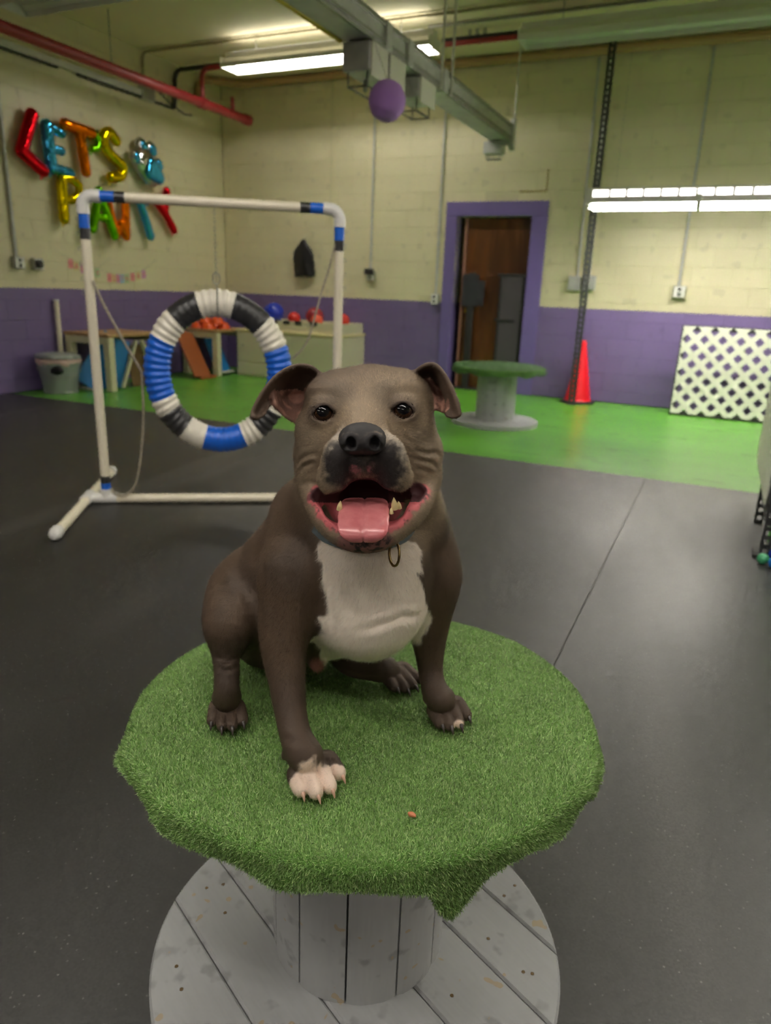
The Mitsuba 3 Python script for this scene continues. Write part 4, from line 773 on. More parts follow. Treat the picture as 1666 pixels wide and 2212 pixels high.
# ================================================================ the dog: rounded cones and ellipsoids blended into one skin
# (kind, ..., blend, +1 add / -1 carve) in the dog frame: x to its left, y up its face, z out of its nose
DOG_O = np.array([-0.4, 0.85, 0.8]); DOG_R = np.array([[0.904781, 0.424226, 0.037478], [-0.158934, 0.254704, 0.953869], [0.39511, -0.868999, 0.297875]])
SKIN = [
('c', -0.013, -0.0366, -0.0481, 0.0964, -0.1233, -0.074, -0.1531, 0.0969, 0.03, 1),
('c', -0.0101, -0.0729, -0.0131, 0.0652, -0.0101, -0.0729, -0.0131, 0.0652, 0.03, 1),
('e', -0.0101, 0.0103, -0.0131, 0.0852, 0.0799, 0.085, 0, 0, 0, 0.03, 1),
('c', -0.0884, 0.0482, -0.1031, 0.071, -0.2066, -0.0704, -0.1731, 0.0678, 0.03, 1),
('c', 0.0342, 0.0841, -0.0731, 0.0691, 0.0643, 0.006, -0.0831, 0.0626, 0.03, 1),
('c', -0.0917, 0.0631, -0.0631, 0.0663, -0.1112, -0.0139, -0.0231, 0.0565, 0.03, 1),
('c', -0.1566, -0.096, -0.1231, 0.0457, -0.0875, -0.0951, -0.0931, 0.0503, 0.025, 1),
('c', -0.1968, -0.0662, -0.1831, 0.0683, -0.1968, -0.0662, -0.1831, 0.0683, 0.03, 1),
('c', -0.0116, 0.1681, 0.0069, 0.077, -0.0175, 0.0701, -0.0381, 0.1009, 0.03, 1),
('c', -0.0781, 0.0931, 0.0069, 0.0405, -0.0957, 0.0567, -0.0231, 0.0403, 0.02, 1),
('c', 0.0524, 0.0931, 0.0069, 0.0392, 0.0641, 0.0566, -0.0331, 0.0407, 0.02, 1),
('p', [[-0.195, -0.0611, -0.1731, 0.0708], [-0.2162, -0.0789, -0.1331, 0.058], [-0.2217, -0.0972, -0.0831, 0.042], [-0.2242, -0.1171, -0.0751, 0.0311], [-0.2268, -0.1445, -0.0711, 0.0197], [-0.224, -0.1635, -0.0615, 0.0174], [-0.2218, -0.189, -0.052, 0.0173], [-0.2237, -0.2072, -0.0605, 0.0188]], 0.02, 1),
('c', -0.2271, -0.2097, -0.0755, 0.0204, -0.2266, -0.2184, -0.0759, 0.0159, 0.014, 1),
('p', [[-0.2322, -0.2139, -0.0754, 0.0088], [-0.2393, -0.2198, -0.0753, 0.0084], [-0.244, -0.2238, -0.0753, 0.0085], [-0.2437, -0.2333, -0.0618, 0.008], [-0.2435, -0.2397, -0.0528, 0.0069]], 0.0016, 1),
('c', -0.2482, -0.2286, -0.0929, 0.0078, -0.2441, -0.2405, -0.0553, 0.0074, 0.0016, 1),
('p', [[-0.2289, -0.2136, -0.0767, 0.0088], [-0.2313, -0.2191, -0.0785, 0.0084], [-0.233, -0.2228, -0.0796, 0.0085], [-0.2291, -0.2353, -0.0574, 0.008], [-0.2266, -0.2436, -0.0426, 0.0069]], 0.0016, 1),
('c', -0.237, -0.2276, -0.0973, 0.0078, -0.2272, -0.2443, -0.0451, 0.0074, 0.0016, 1),
('p', [[-0.2253, -0.2137, -0.0769, 0.0088], [-0.2228, -0.2193, -0.079, 0.0084], [-0.2211, -0.223, -0.0804, 0.0085], [-0.2155, -0.2355, -0.0583, 0.008], [-0.2117, -0.2439, -0.0435, 0.0069]], 0.0016, 1),
('c', -0.225, -0.2279, -0.0981, 0.0078, -0.2123, -0.2446, -0.046, 0.0074, 0.0016, 1),
('p', [[-0.2216, -0.2142, -0.0757, 0.0088], [-0.214, -0.2206, -0.0761, 0.0084], [-0.2089, -0.2248, -0.0764, 0.0085], [-0.2032, -0.234, -0.0646, 0.008], [-0.1993, -0.2402, -0.0568, 0.0069]], 0.0016, 1),
('c', -0.2126, -0.2296, -0.094, 0.0078, -0.1998, -0.241, -0.0593, 0.0074, 0.0016, 1),
('c', -0.1953, -0.0662, -0.1831, 0.0668, -0.1847, -0.1291, -0.2282, 0.066, 0.03, 1),
('c', -0.1117, -0.1377, -0.2634, 0.05, -0.1847, -0.1291, -0.2282, 0.06, 0.03, 1),
('p', [[-0.1779, -0.1248, -0.2629, 0.022], [-0.1667, -0.1453, -0.3329, 0.016], [-0.1351, -0.1454, -0.3635, 0.011], [-0.0984, -0.1543, -0.3529, 0.006]], 0.012, 1),
('c', -0.0924, -0.1084, -0.2331, 0.0502, -0.0358, -0.1731, -0.2331, 0.0308, 0.02, 1),
('p', [[-0.0595, -0.1631, -0.2231, 0.03], [-0.0382, -0.1829, -0.1951, 0.023], [0.0098, -0.1892, -0.181, 0.021]], 0.012, 1),
('c', 0.0098, -0.1874, -0.1766, 0.019, 0.025, -0.1944, -0.1846, 0.0148, 0.014, 1),
('p', [[0.0121, -0.1921, -0.1759, 0.0088], [0.0153, -0.1987, -0.1749, 0.0084], [0.0175, -0.2031, -0.1743, 0.0085], [0.0253, -0.211, -0.167, 0.008], [0.0304, -0.2163, -0.1622, 0.0069]], 0.0016, 1),
('c', 0.0175, -0.2076, -0.1935, 0.0078, 0.0305, -0.217, -0.165, 0.0074, 0.0016, 1),
('p', [[0.0156, -0.1913, -0.1791, 0.0088], [0.0238, -0.1966, -0.1827, 0.0084], [0.0292, -0.2002, -0.1851, 0.0085], [0.0404, -0.2106, -0.1705, 0.008], [0.048, -0.2175, -0.1607, 0.0069]], 0.0016, 1),
('c', 0.0294, -0.2046, -0.2045, 0.0078, 0.048, -0.2182, -0.1635, 0.0074, 0.0016, 1),
('p', [[0.0187, -0.1904, -0.1824, 0.0088], [0.0312, -0.1945, -0.1906, 0.0084], [0.0395, -0.1972, -0.196, 0.0085], [0.0526, -0.2077, -0.1811, 0.008], [0.0613, -0.2147, -0.1712, 0.0069]], 0.0016, 1),
('c', 0.0399, -0.2016, -0.2156, 0.0078, 0.0614, -0.2154, -0.1741, 0.0074, 0.0016, 1),
('p', [[0.0209, -0.1893, -0.1861, 0.0088], [0.0365, -0.1919, -0.1995, 0.0084], [0.0469, -0.1936, -0.2084, 0.0085], [0.0621, -0.2032, -0.1966, 0.008], [0.0722, -0.2096, -0.1888, 0.0069]], 0.0016, 1),
('c', 0.0474, -0.198, -0.2281, 0.0078, 0.0723, -0.2103, -0.1917, 0.0074, 0.0016, 1),
('p', [[-0.11, -0.0163, -0.0131, 0.0533], [-0.1252, -0.0814, -0.0031, 0.0395], [-0.1277, -0.119, 0.0069, 0.0307], [-0.1231, -0.1559, 0.0169, 0.0252], [-0.1159, -0.1969, 0.0319, 0.021], [-0.1067, -0.2266, 0.0489, 0.0198], [-0.0978, -0.2432, 0.0609, 0.0211], [-0.0911, -0.2516, 0.0652, 0.019]], 0.018, 1),
('c', -0.0893, -0.2573, 0.0596, 0.0204, -0.084, -0.2662, 0.0593, 0.0159, 0.014, 1),
('p', [[-0.0937, -0.2625, 0.0626, 0.0105], [-0.0999, -0.2697, 0.0669, 0.01], [-0.1041, -0.2745, 0.0697, 0.0101], [-0.0986, -0.283, 0.079, 0.0095], [-0.0949, -0.2886, 0.0852, 0.0082]], 0.0016, 1),
('c', -0.106, -0.2802, 0.0545, 0.0093, -0.0952, -0.2895, 0.083, 0.0087, 0.0016, 1),
('p', [[-0.0886, -0.2626, 0.0623, 0.0105], [-0.0877, -0.27, 0.0662, 0.01], [-0.0871, -0.2749, 0.0688, 0.0101], [-0.0797, -0.2842, 0.0805, 0.0095], [-0.0747, -0.2904, 0.0884, 0.0082]], 0.0016, 1),
('c', -0.0887, -0.2806, 0.0535, 0.0093, -0.0749, -0.2913, 0.0861, 0.0087, 0.0016, 1),
('p', [[-0.084, -0.2616, 0.0585, 0.0105], [-0.0766, -0.2675, 0.057, 0.01], [-0.0717, -0.2715, 0.0561, 0.0101], [-0.0633, -0.2812, 0.0687, 0.0095], [-0.0576, -0.2876, 0.0771, 0.0082]], 0.0016, 1),
('c', -0.0731, -0.2771, 0.0406, 0.0093, -0.0578, -0.2884, 0.0749, 0.0087, 0.0016, 1),
('p', [[-0.0811, -0.2598, 0.0524, 0.0105], [-0.0697, -0.2633, 0.0424, 0.01], [-0.0621, -0.2656, 0.0358, 0.0101], [-0.0532, -0.2741, 0.0447, 0.0095], [-0.0472, -0.2797, 0.0507, 0.0082]], 0.0016, 1),
('c', -0.0634, -0.2711, 0.02, 0.0093, -0.0474, -0.2806, 0.0484, 0.0087, 0.0016, 1),
('c', -0.1193, -0.2533, 0.0569, 0.005, -0.1193, -0.2533, 0.0569, 0.005, 0.008, 1),
('p', [[0.0828, -0.0296, -0.0831, 0.0498], [0.0823, -0.0959, -0.0981, 0.033], [0.084, -0.1401, -0.1031, 0.023], [0.0862, -0.1763, -0.1031, 0.0179], [0.0904, -0.2023, -0.0911, 0.0179], [0.0963, -0.2131, -0.0831, 0.0178], [0.1004, -0.2155, -0.0813, 0.017]], 0.018, 1),
('c', 0.1026, -0.2179, -0.0906, 0.019, 0.1073, -0.2261, -0.0933, 0.0148, 0.014, 1),
('p', [[0.0984, -0.2225, -0.0894, 0.009], [0.0926, -0.229, -0.0877, 0.0086], [0.0887, -0.2333, -0.0866, 0.0087], [0.0943, -0.2421, -0.0761, 0.0082], [0.098, -0.248, -0.0691, 0.0071]], 0.0016, 1),
('c', 0.0899, -0.2383, -0.1044, 0.008, 0.0982, -0.2488, -0.0717, 0.0075, 0.0016, 1),
('p', [[0.1028, -0.2223, -0.0907, 0.009], [0.1031, -0.2284, -0.091, 0.0086], [0.1033, -0.2324, -0.0912, 0.0087], [0.1088, -0.2428, -0.0757, 0.0082], [0.1125, -0.2498, -0.0654, 0.0071]], 0.0016, 1),
('c', 0.1048, -0.2374, -0.1091, 0.008, 0.1127, -0.2505, -0.068, 0.0075, 0.0016, 1),
('p', [[0.1073, -0.2218, -0.0929, 0.009], [0.1139, -0.2272, -0.0961, 0.0086], [0.1183, -0.2308, -0.0983, 0.0087], [0.124, -0.2415, -0.0819, 0.0082], [0.1277, -0.2486, -0.071, 0.0071]], 0.0016, 1),
('c', 0.12, -0.2357, -0.1163, 0.008, 0.128, -0.2494, -0.0736, 0.0075, 0.0016, 1),
('p', [[0.1107, -0.2208, -0.0965, 0.009], [0.1221, -0.2248, -0.1047, 0.0086], [0.1297, -0.2275, -0.1102, 0.0087], [0.1363, -0.2366, -0.0992, 0.0082], [0.1407, -0.2426, -0.0918, 0.0071]], 0.0016, 1),
('c', 0.1315, -0.2324, -0.1284, 0.008, 0.141, -0.2434, -0.0944, 0.0075, 0.0016, 1),
('c', 0.0788, -0.2158, -0.0881, 0.005, 0.0788, -0.2158, -0.0881, 0.005, 0.005, 1),
('c', -0.1008, -0.1327, -0.0831, 0.0171, -0.0879, -0.1587, -0.0681, 0.0105, 0.015, 1),
('c', -0.0434, 0.2135, 0.0619, 0.0493, 0.0294, 0.2147, 0.0619, 0.0493, 0.015, 1),
('c', -0.0069, 0.2299, 0.0669, 0.0331, -0.0069, 0.2299, 0.0669, 0.0331, 0.02, 1),
('c', -0.0594, 0.1487, 0.0469, 0.0501, -0.0571, 0.1327, 0.0519, 0.0486, 0.02, 1),
('c', 0.0428, 0.1518, 0.0469, 0.0501, 0.0407, 0.1358, 0.0519, 0.0486, 0.02, 1),
('c', -0.0706, 0.1799, 0.0749, 0.0328, -0.0655, 0.1584, 0.0769, 0.0316, 0.015, 1),
('c', 0.045, 0.1823, 0.0749, 0.0328, 0.0401, 0.1603, 0.0769, 0.0316, 0.015, 1),
('c', -0.0645, 0.2232, 0.0889, 0.0228, -0.0429, 0.2198, 0.0989, 0.0201, 0.012, 1),
('c', 0.0374, 0.2262, 0.0889, 0.0228, 0.017, 0.2222, 0.0989, 0.0201, 0.012, 1),
('c', -0.0126, 0.2033, 0.0819, 0.0374, -0.0123, 0.1602, 0.1489, 0.0302, 0.03, 1),
('c', -0.0119, 0.1412, 0.1419, 0.035, -0.0119, 0.1412, 0.1419, 0.035, 0.015, 1),
('c', -0.035, 0.1396, 0.1619, 0.0243, -0.0458, 0.1132, 0.1489, 0.0218, 0.01, 1),
('c', 0.0146, 0.1412, 0.1619, 0.0243, 0.0253, 0.1154, 0.1489, 0.023, 0.01, 1),
('c', -0.0105, 0.1297, 0.1689, 0.0164, -0.0105, 0.1297, 0.1689, 0.0164, 0.008, 1),
('c', -0.0475, 0.169, 0.0919, 0.0269, -0.0475, 0.169, 0.0919, 0.0269, 0.02, 1),
('c', 0.0229, 0.1708, 0.0919, 0.0269, 0.0229, 0.1708, 0.0919, 0.0269, 0.02, 1),
('p', [[-0.0852, 0.1165, 0.0519, 0.0187], [-0.0775, 0.091, 0.0789, 0.0145], [-0.0588, 0.0659, 0.1139, 0.0169], [-0.0338, 0.047, 0.1449, 0.0174], [-0.0103, 0.0412, 0.1569, 0.0172], [0.0146, 0.0481, 0.1449, 0.018], [0.0449, 0.0729, 0.1139, 0.0198], [0.0648, 0.0959, 0.0789, 0.0151], [0.0707, 0.1177, 0.0519, 0.0187]], 0.012, 1),
('c', -0.0135, 0.0735, 0.0519, 0.0424, -0.0118, 0.0599, 0.1069, 0.0258, 0.012, 1),
('c', -0.0088, 0.0786, 0.2069, 0.0261, -0.0126, 0.092, 0.0619, 0.0321, 0.006, -1),
('c', -0.0325, 0.0734, 0.1769, 0.0195, -0.0467, 0.0855, 0.0869, 0.024, 0.006, -1),
('c', 0.0146, 0.075, 0.1769, 0.0195, 0.0242, 0.0885, 0.0869, 0.024, 0.006, -1),
('c', -0.0527, 0.083, 0.1469, 0.009, -0.0697, 0.0942, 0.0969, 0.0083, 0.006, -1),
('c', 0.0404, 0.0886, 0.1469, 0.0101, 0.0562, 0.099, 0.0969, 0.0089, 0.006, -1),
('e', -0.0113, 0.1576, 0.1949, 0.027, 0.018, 0.02, 0, 0, 0, 0.004, 1),
('e', -0.0211, 0.1518, 0.2009, 0.0158, 0.0132, 0.017, 0, 0, 0, 0.005, 1),
('e', -0.0011, 0.1518, 0.2009, 0.0158, 0.0132, 0.017, 0, 0, 0, 0.005, 1),
('e', -0.0231, 0.1499, 0.2149, 0.0057, 0.0072, 0.016, 20, 0, 0, 0.003, -1),
('e', 0.0028, 0.1504, 0.2149, 0.0057, 0.0072, 0.016, -20, 0, 0, 0.003, -1),
('c', -0.0323, 0.1449, 0.2069, 0.0016, -0.0279, 0.1455, 0.2119, 0.0031, 0.003, -1),
('c', 0.011, 0.1454, 0.2069, 0.0016, 0.0069, 0.146, 0.2119, 0.0031, 0.003, -1),
('c', -0.0106, 0.1439, 0.2179, 0.0006, -0.0113, 0.121, 0.1959, 0.0008, 0.003, -1),
('c', -0.0634, 0.1984, 0.1079, 0.0172, -0.0634, 0.1984, 0.1079, 0.0172, 0.014, 1),
('c', 0.0375, 0.2013, 0.1079, 0.0177, 0.0375, 0.2013, 0.1079, 0.0177, 0.014, 1),
('e', -0.0618, 0.1952, 0.1269, 0.0112, 0.0103, 0.018, 4, 0, 0, 0.002, -1),
('e', -0.0608, 0.1943, 0.1249, 0.015, 0.0049, 0.015, 4, 0, 0, 0.004, -1),
('e', 0.037, 0.1981, 0.1269, 0.0112, 0.0103, 0.018, -6, 0, 0, 0.002, -1),
('e', 0.0359, 0.1972, 0.1249, 0.015, 0.0049, 0.015, -6, 0, 0, 0.004, -1),
('c', -0.0634, 0.1984, 0.1079, 0.0154, -0.0634, 0.1984, 0.1079, 0.0154, 0.0005, -1),
('c', 0.0375, 0.2013, 0.1079, 0.0159, 0.0375, 0.2013, 0.1079, 0.0159, 0.0005, -1)]
EARS = [[[(-0.0704, 0.2513, 0.0769), (-0.0941, 0.2622, 0.0919), (-0.1252, 0.2438, 0.1069), (-0.1484, 0.2084, 0.1119), (-0.1509, 0.1935, 0.1139)], [(-0.0745, 0.2486, 0.0589), (-0.1008, 0.2566, 0.0619), (-0.1262, 0.2392, 0.0769), (-0.1458, 0.2071, 0.0969), (-0.1469, 0.1927, 0.1069)], [(-0.083, 0.2404, 0.0489), (-0.1064, 0.2391, 0.0419), (-0.1273, 0.2307, 0.0619), (-0.137, 0.2101, 0.0889), (-0.1407, 0.1975, 0.1019)]], [[(-0.083, 0.2404, 0.0489), (-0.1066, 0.2395, 0.0399), (-0.1267, 0.232, 0.0619), (-0.131, 0.2269, 0.0849)], [(-0.0871, 0.2223, 0.0569), (-0.1055, 0.2232, 0.0389), (-0.1221, 0.2207, 0.0549), (-0.1292, 0.2166, 0.0889)], [(-0.0965, 0.1998, 0.0719), (-0.1069, 0.1943, 0.0669), (-0.1186, 0.2017, 0.0709), (-0.1268, 0.2088, 0.0849)]], [[(0.0516, 0.2549, 0.0769), (0.0701, 0.2633, 0.0919), (0.0876, 0.254, 0.0969), (0.1033, 0.2197, 0.1069), (0.1084, 0.1953, 0.1089)], [(0.0585, 0.2548, 0.0589), (0.075, 0.2622, 0.0619), (0.0854, 0.2498, 0.0719), (0.0985, 0.219, 0.0889), (0.1026, 0.1939, 0.1019)], [(0.0652, 0.2479, 0.0489), (0.0778, 0.2533, 0.0469), (0.0871, 0.244, 0.0569), (0.0953, 0.221, 0.0769), (0.0944, 0.1974, 0.0939)]], [[(0.0669, 0.2461, 0.0519), (0.081, 0.2514, 0.0469), (0.0923, 0.2431, 0.0619), (0.0979, 0.2286, 0.0819)], [(0.074, 0.23, 0.0589), (0.0854, 0.2339, 0.0469), (0.095, 0.2275, 0.0589), (0.1009, 0.2184, 0.0889)], [(0.0829, 0.2095, 0.0719), (0.0902, 0.2075, 0.0649), (0.0939, 0.2053, 0.0719), (0.0956, 0.1989, 0.0869)]]]
EYES = [((-0.0634, 0.1984, 0.1079), 0.015), ((0.0375, 0.2013, 0.1079), 0.0155)]
CHEST = [(-0.0863, 0.0266), (-0.0823, -0.0047), (-0.0779, -0.03), (-0.0735, -0.0524), (-0.0736, -0.0691), (-0.0838, -0.0721), (-0.0781, -0.0855), (-0.0723, -0.099), (-0.0859, -0.1079), (-0.0676, -0.1225), (-0.0514, -0.1604), (-0.0207, -0.1694), (0.082, -0.1897), (0.0906, -0.1361), (0.0993, -0.0858), (0.0693, -0.0549), (0.0583, -0.0331), (0.0463, -0.0187), (0.0409, -0.0106), (0.0564, -0.0119), (0.0471, 0.01), (0.0511, 0.0193), (0.0358, 0.0314), (-0.0069, 0.0421), (0.045, 0.12), (-0.045, 0.12)]
FOLDS = [([(-0.1033, 0.1339, 0.0712), (-0.0929, 0.1421, 0.092), (-0.0796, 0.1459, 0.1044), (-0.0685, 0.1466, 0.1097)], -0.0016, 0.0028), ([(-0.102, 0.118, 0.0719), (-0.0935, 0.1305, 0.0868), (-0.0802, 0.1356, 0.0995), (-0.061, 0.1309, 0.1676)], -0.0016, 0.0028), ([(-0.0957, 0.108, 0.0787), (-0.0837, 0.1124, 0.0886), (-0.075, 0.1087, 0.0918)], -0.001, 0.003), ([(0.0479, 0.1576, 0.111), (0.0576, 0.1501, 0.1039), (0.07, 0.1473, 0.0941), (0.0817, 0.1502, 0.0805), (0.0902, 0.1454, 0.0654)], -0.0018, 0.0028), ([(0.0487, 0.144, 0.1057), (0.0584, 0.1391, 0.1008), (0.0733, 0.1364, 0.0891), (0.0832, 0.1311, 0.0769), (0.088, 0.1218, 0.0689)], -0.0018, 0.0028), ([(0.0325, 0.1716, 0.1221), (0.0425, 0.1636, 0.1159), (0.0545, 0.1574, 0.1075)], -0.001, 0.003), ([(0.0444, 0.1247, 0.1624), (0.0579, 0.1286, 0.0978), (0.0703, 0.1243, 0.0895), (0.0799, 0.1158, 0.0805)], -0.0012, 0.003), ([(-0.0119, 0.2515, 0.1036), (-0.0115, 0.233, 0.1177), (-0.0108, 0.205, 0.1415)], -0.001, 0.0035), ([(-0.0276, 0.2454, 0.1078), (-0.0242, 0.2297, 0.12), (-0.0277, 0.2136, 0.1303)], -0.0006, 0.005), ([(0.0076, 0.245, 0.1095), (0.0048, 0.2295, 0.1213), (0.0089, 0.214, 0.1277)], -0.0006, 0.005), ([(-0.0925, 0.2181, 0.0799), (-0.0743, 0.2214, 0.111), (-0.0549, 0.2212, 0.1188), (-0.0381, 0.2093, 0.1286)], -0.0008, 0.004), ([(0.0163, 0.2108, 0.1259), (0.0308, 0.2223, 0.1192), (0.0484, 0.2234, 0.1129), (0.0637, 0.2172, 0.1002)], -0.0008, 0.004), ([(-0.0241, -0.0867, 0.0517), (0.0071, -0.0791, 0.0526), (0.0386, -0.0699, 0.0392), (0.0692, -0.0726, -0.0017)], -0.0025, 0.005), ([(-0.005, -0.0091, 0.07), (0.0022, -0.0471, 0.0594), (-0.0016, -0.0853, 0.053)], -0.0012, 0.008), ([(-0.2377, -0.1441, -0.0518), (-0.2208, -0.15, -0.0472), (-0.2068, -0.1464, -0.0596)], -0.0016, 0.003), ([(-0.2377, -0.158, -0.0491), (-0.2196, -0.1619, -0.0418), (-0.2064, -0.1592, -0.0543)], -0.0016, 0.003), ([(-0.2374, -0.0145, -0.118), (-0.221, -0.0434, -0.0798), (-0.203, -0.0624, -0.0612), (-0.1863, -0.0698, -0.065)], 0.0022, 0.008), ([(-0.1541, 0.0243, 0.0016), (-0.1567, -0.0134, 0.0204), (-0.16, -0.059, 0.0165), (-0.1561, -0.0837, 0.0238)], -0.0015, 0.006), ([(-0.0676, 0.033, 0.0537), (-0.0648, -0.0171, 0.0498), (-0.0761, -0.0638, 0.0287)], -0.002, 0.012), ([(-0.1234, -0.2252, 0.0633), (-0.1083, -0.2276, 0.075), (-0.093, -0.2251, 0.0752)], -0.001, 0.004)]
MARK = {k: np.array(v) for k, v in {'nose': (-0.0106, 0.1554, 0.2164), 'eyeL': (-0.0648, 0.2005, 0.0928), 'eyeR': (0.0379, 0.2036, 0.0924), 'lipL': (-0.0187, 0.1224, 0.1821), 'lipR': (-0.0042, 0.1223, 0.1828), 'mzL': (-0.0376, 0.1246, 0.1816), 'mzR': (0.0163, 0.1246, 0.1806), 'sideL': (-0.05, 0.138, 0.1818), 'sideR': (0.033, 0.1383, 0.1782), 'brL': (-0.0421, 0.1634, 0.171), 'brR': (0.0201, 0.1632, 0.1733), 'chin': (-0.0098, 0.0326, 0.1733), 'cornL': (-0.0807, 0.0979, 0.0941), 'cornR': (0.0694, 0.105, 0.0938), 'furL': (-0.0413, 0.2204, 0.1238), 'furR': (0.0163, 0.2204, 0.1237), 'cheekL': (-0.0869, 0.1591, 0.1023), 'cheekR': (0.0637, 0.1592, 0.1012), 'rib': (-0.1324, -0.069, 0.0366), 'shL': (0.0785, 0.0246, 0.007), 'toeFR': (-0.0637, -0.2872, 0.0843), 'toeFL': (0.1263, -0.2485, -0.0637), 'sheath': (-0.0869, -0.1592, -0.0577), 'under': (-0.0135, 0.0894, 0.03)}.items()}
MOUTH = np.array([-0.0114, 0.0809, 0.1219])
TOES = [((-0.2453, -0.2252, -0.0805), (-0.2439, -0.2402, -0.0545)), ((-0.2342, -0.2243, -0.0849), (-0.227, -0.2441, -0.0443)), ((-0.2223, -0.2245, -0.0857), (-0.2121, -0.2444, -0.0452)), ((-0.21, -0.2262, -0.0817), (-0.1997, -0.2407, -0.0585)), ((0.0175, -0.2045, -0.1801), (0.0305, -0.2168, -0.1641)), ((0.0293, -0.2015, -0.1909), (0.048, -0.2179, -0.1626)), ((0.0396, -0.1985, -0.2019), (0.0614, -0.2152, -0.1731)), ((0.0471, -0.1949, -0.2143), (0.0722, -0.2101, -0.1907)), ((-0.1047, -0.2762, 0.0652), (-0.0951, -0.2892, 0.0837)), ((-0.0876, -0.2766, 0.0642), (-0.0749, -0.291, 0.0869)), ((-0.0721, -0.2732, 0.0514), (-0.0577, -0.2882, 0.0756)), ((-0.0625, -0.2672, 0.031), (-0.0473, -0.2803, 0.0491)), ((0.0891, -0.2348, -0.0919), (0.0982, -0.2486, -0.0708)), ((0.1038, -0.2339, -0.0966), (0.1126, -0.2503, -0.0671)), ((0.1188, -0.2323, -0.1037), (0.1279, -0.2491, -0.0727)), ((0.1302, -0.229, -0.1157), (0.1409, -0.2431, -0.0935))]
TONGUE = [(-0.0123, 0.0875, 0.0719, np.float64(0.0244)), (-0.0114, 0.0859, 0.1019, np.float64(0.0278)), (-0.0111, 0.0808, 0.1329, np.float64(0.0297)), (-0.0108, 0.0695, 0.1609, np.float64(0.0304)), (-0.0108, 0.0555, 0.1759, np.float64(0.0298)), (-0.0107, 0.0464, 0.1804, np.float64(0.027)), (-0.0108, 0.0415, 0.1779, np.float64(0.02)), (-0.0109, 0.0397, 0.1749, np.float64(0.0109))]
TEETH = [((0.0263, 0.0762, 0.1539), (0.0251, 0.09, 0.1599), 0.0042), ((-0.0405, 0.0751, 0.1539), (-0.0386, 0.0862, 0.1579), 0.0036), ((0.0224, 0.0706, 0.1569), (0.0218, 0.0778, 0.1589), 0.0026), ((0.0314, 0.0773, 0.1499), (0.0308, 0.0857, 0.1539), 0.0036)]
COLLAR = [(-0.0142, 0.08, 0.0069), (-0.0114, 0.0282, 0.0819), (0.0264, 0.0339, 0.1019), (0.0263, 0.0201, 0.1089)]
VOX = 0.0018
def smin(a, b, k):
    h = np.maximum(k - np.abs(a - b), 0) / k
    return np.minimum(a, b) - h * h * k * 0.25
def bez4(pts, m=6):
    p = np.array(pts, float)
    if len(p) == 2: return p
    P = np.vstack([2 * p[0] - p[1], p, 2 * p[-1] - p[-2]]); s = np.linspace(0, 1, m, endpoint=False)[:, None]; out = []
    for i in range(1, len(P) - 2):
        out.append(0.5 * (2 * P[i] + (P[i + 1] - P[i - 1]) * s + (2 * P[i - 1] - 5 * P[i] + 4 * P[i + 1] - P[i + 2]) * s ** 2 + (3 * P[i] - P[i - 1] - 3 * P[i + 1] + P[i + 2]) * s ** 3))
    return np.vstack(out + [p[-1:]])
def ear_points():
    out = []
    for g in EARS:
        G = np.array(g); nu = np.linspace(0, 1, G.shape[0]); nv = np.linspace(0, 1, G.shape[1])
        U, V = np.meshgrid(np.linspace(0, 1, 40), np.linspace(0, 1, 110), indexing='ij')
        from scipy.interpolate import RectBivariateSpline as RBS
        out.append(np.stack([RBS(nu, nv, G[..., k], kx=2, ky=min(3, len(nv) - 1))(U[:, 0], V[0]) for k in range(3)], -1).reshape(-1, 3))
    return out
def euler(roll, pitch, yaw):
    a, b, c = np.radians([roll, pitch, yaw])
    Rz = np.array([[np.cos(a), -np.sin(a), 0], [np.sin(a), np.cos(a), 0], [0, 0, 1]]); Rx = np.array([[1, 0, 0], [0, np.cos(b), -np.sin(b)], [0, np.sin(b), np.cos(b)]]); Ry = np.array([[np.cos(c), 0, np.sin(c)], [0, 1, 0], [-np.sin(c), 0, np.cos(c)]])
    return (Rz @ Rx @ Ry).astype(np.float32)
def prim_d(p, X):
    if p[0] == 'c':
        a, ra, b, rb = np.array(p[1:4], np.float32), p[4], np.array(p[5:8], np.float32), p[8]; ab = b - a; L = float(ab @ ab); q = X - a
        if L < 1e-10: return np.sqrt((q * q).sum(-1)) - ra
        t = np.clip((q @ ab) / L, 0, 1); q = q - t[..., None] * ab
        return np.sqrt((q * q).sum(-1)) - (ra + t * (rb - ra))
    c, rad = np.array(p[1:4], np.float32), np.array(p[4:7], np.float32); q = (X - c) @ euler(*p[7:10])
    k0 = np.sqrt(((q / rad) ** 2).sum(-1)); k1 = np.sqrt(((q / rad ** 2) ** 2).sum(-1)); return k0 * (k0 - 1) / np.maximum(k1, 1e-6)
def prim_box(p):
    if p[0] == 'p':
        Q = bez4(p[1]); return (Q[:, :3] - Q[:, 3:]).min(0), (Q[:, :3] + Q[:, 3:]).max(0)
    if p[0] == 'c':
        a, b = np.array(p[1:4]), np.array(p[5:8]); return np.minimum(a - p[4], b - p[8]), np.maximum(a + p[4], b + p[8])
    c, m = np.array(p[1:4]), max(p[4:7]); return c - m, c + m
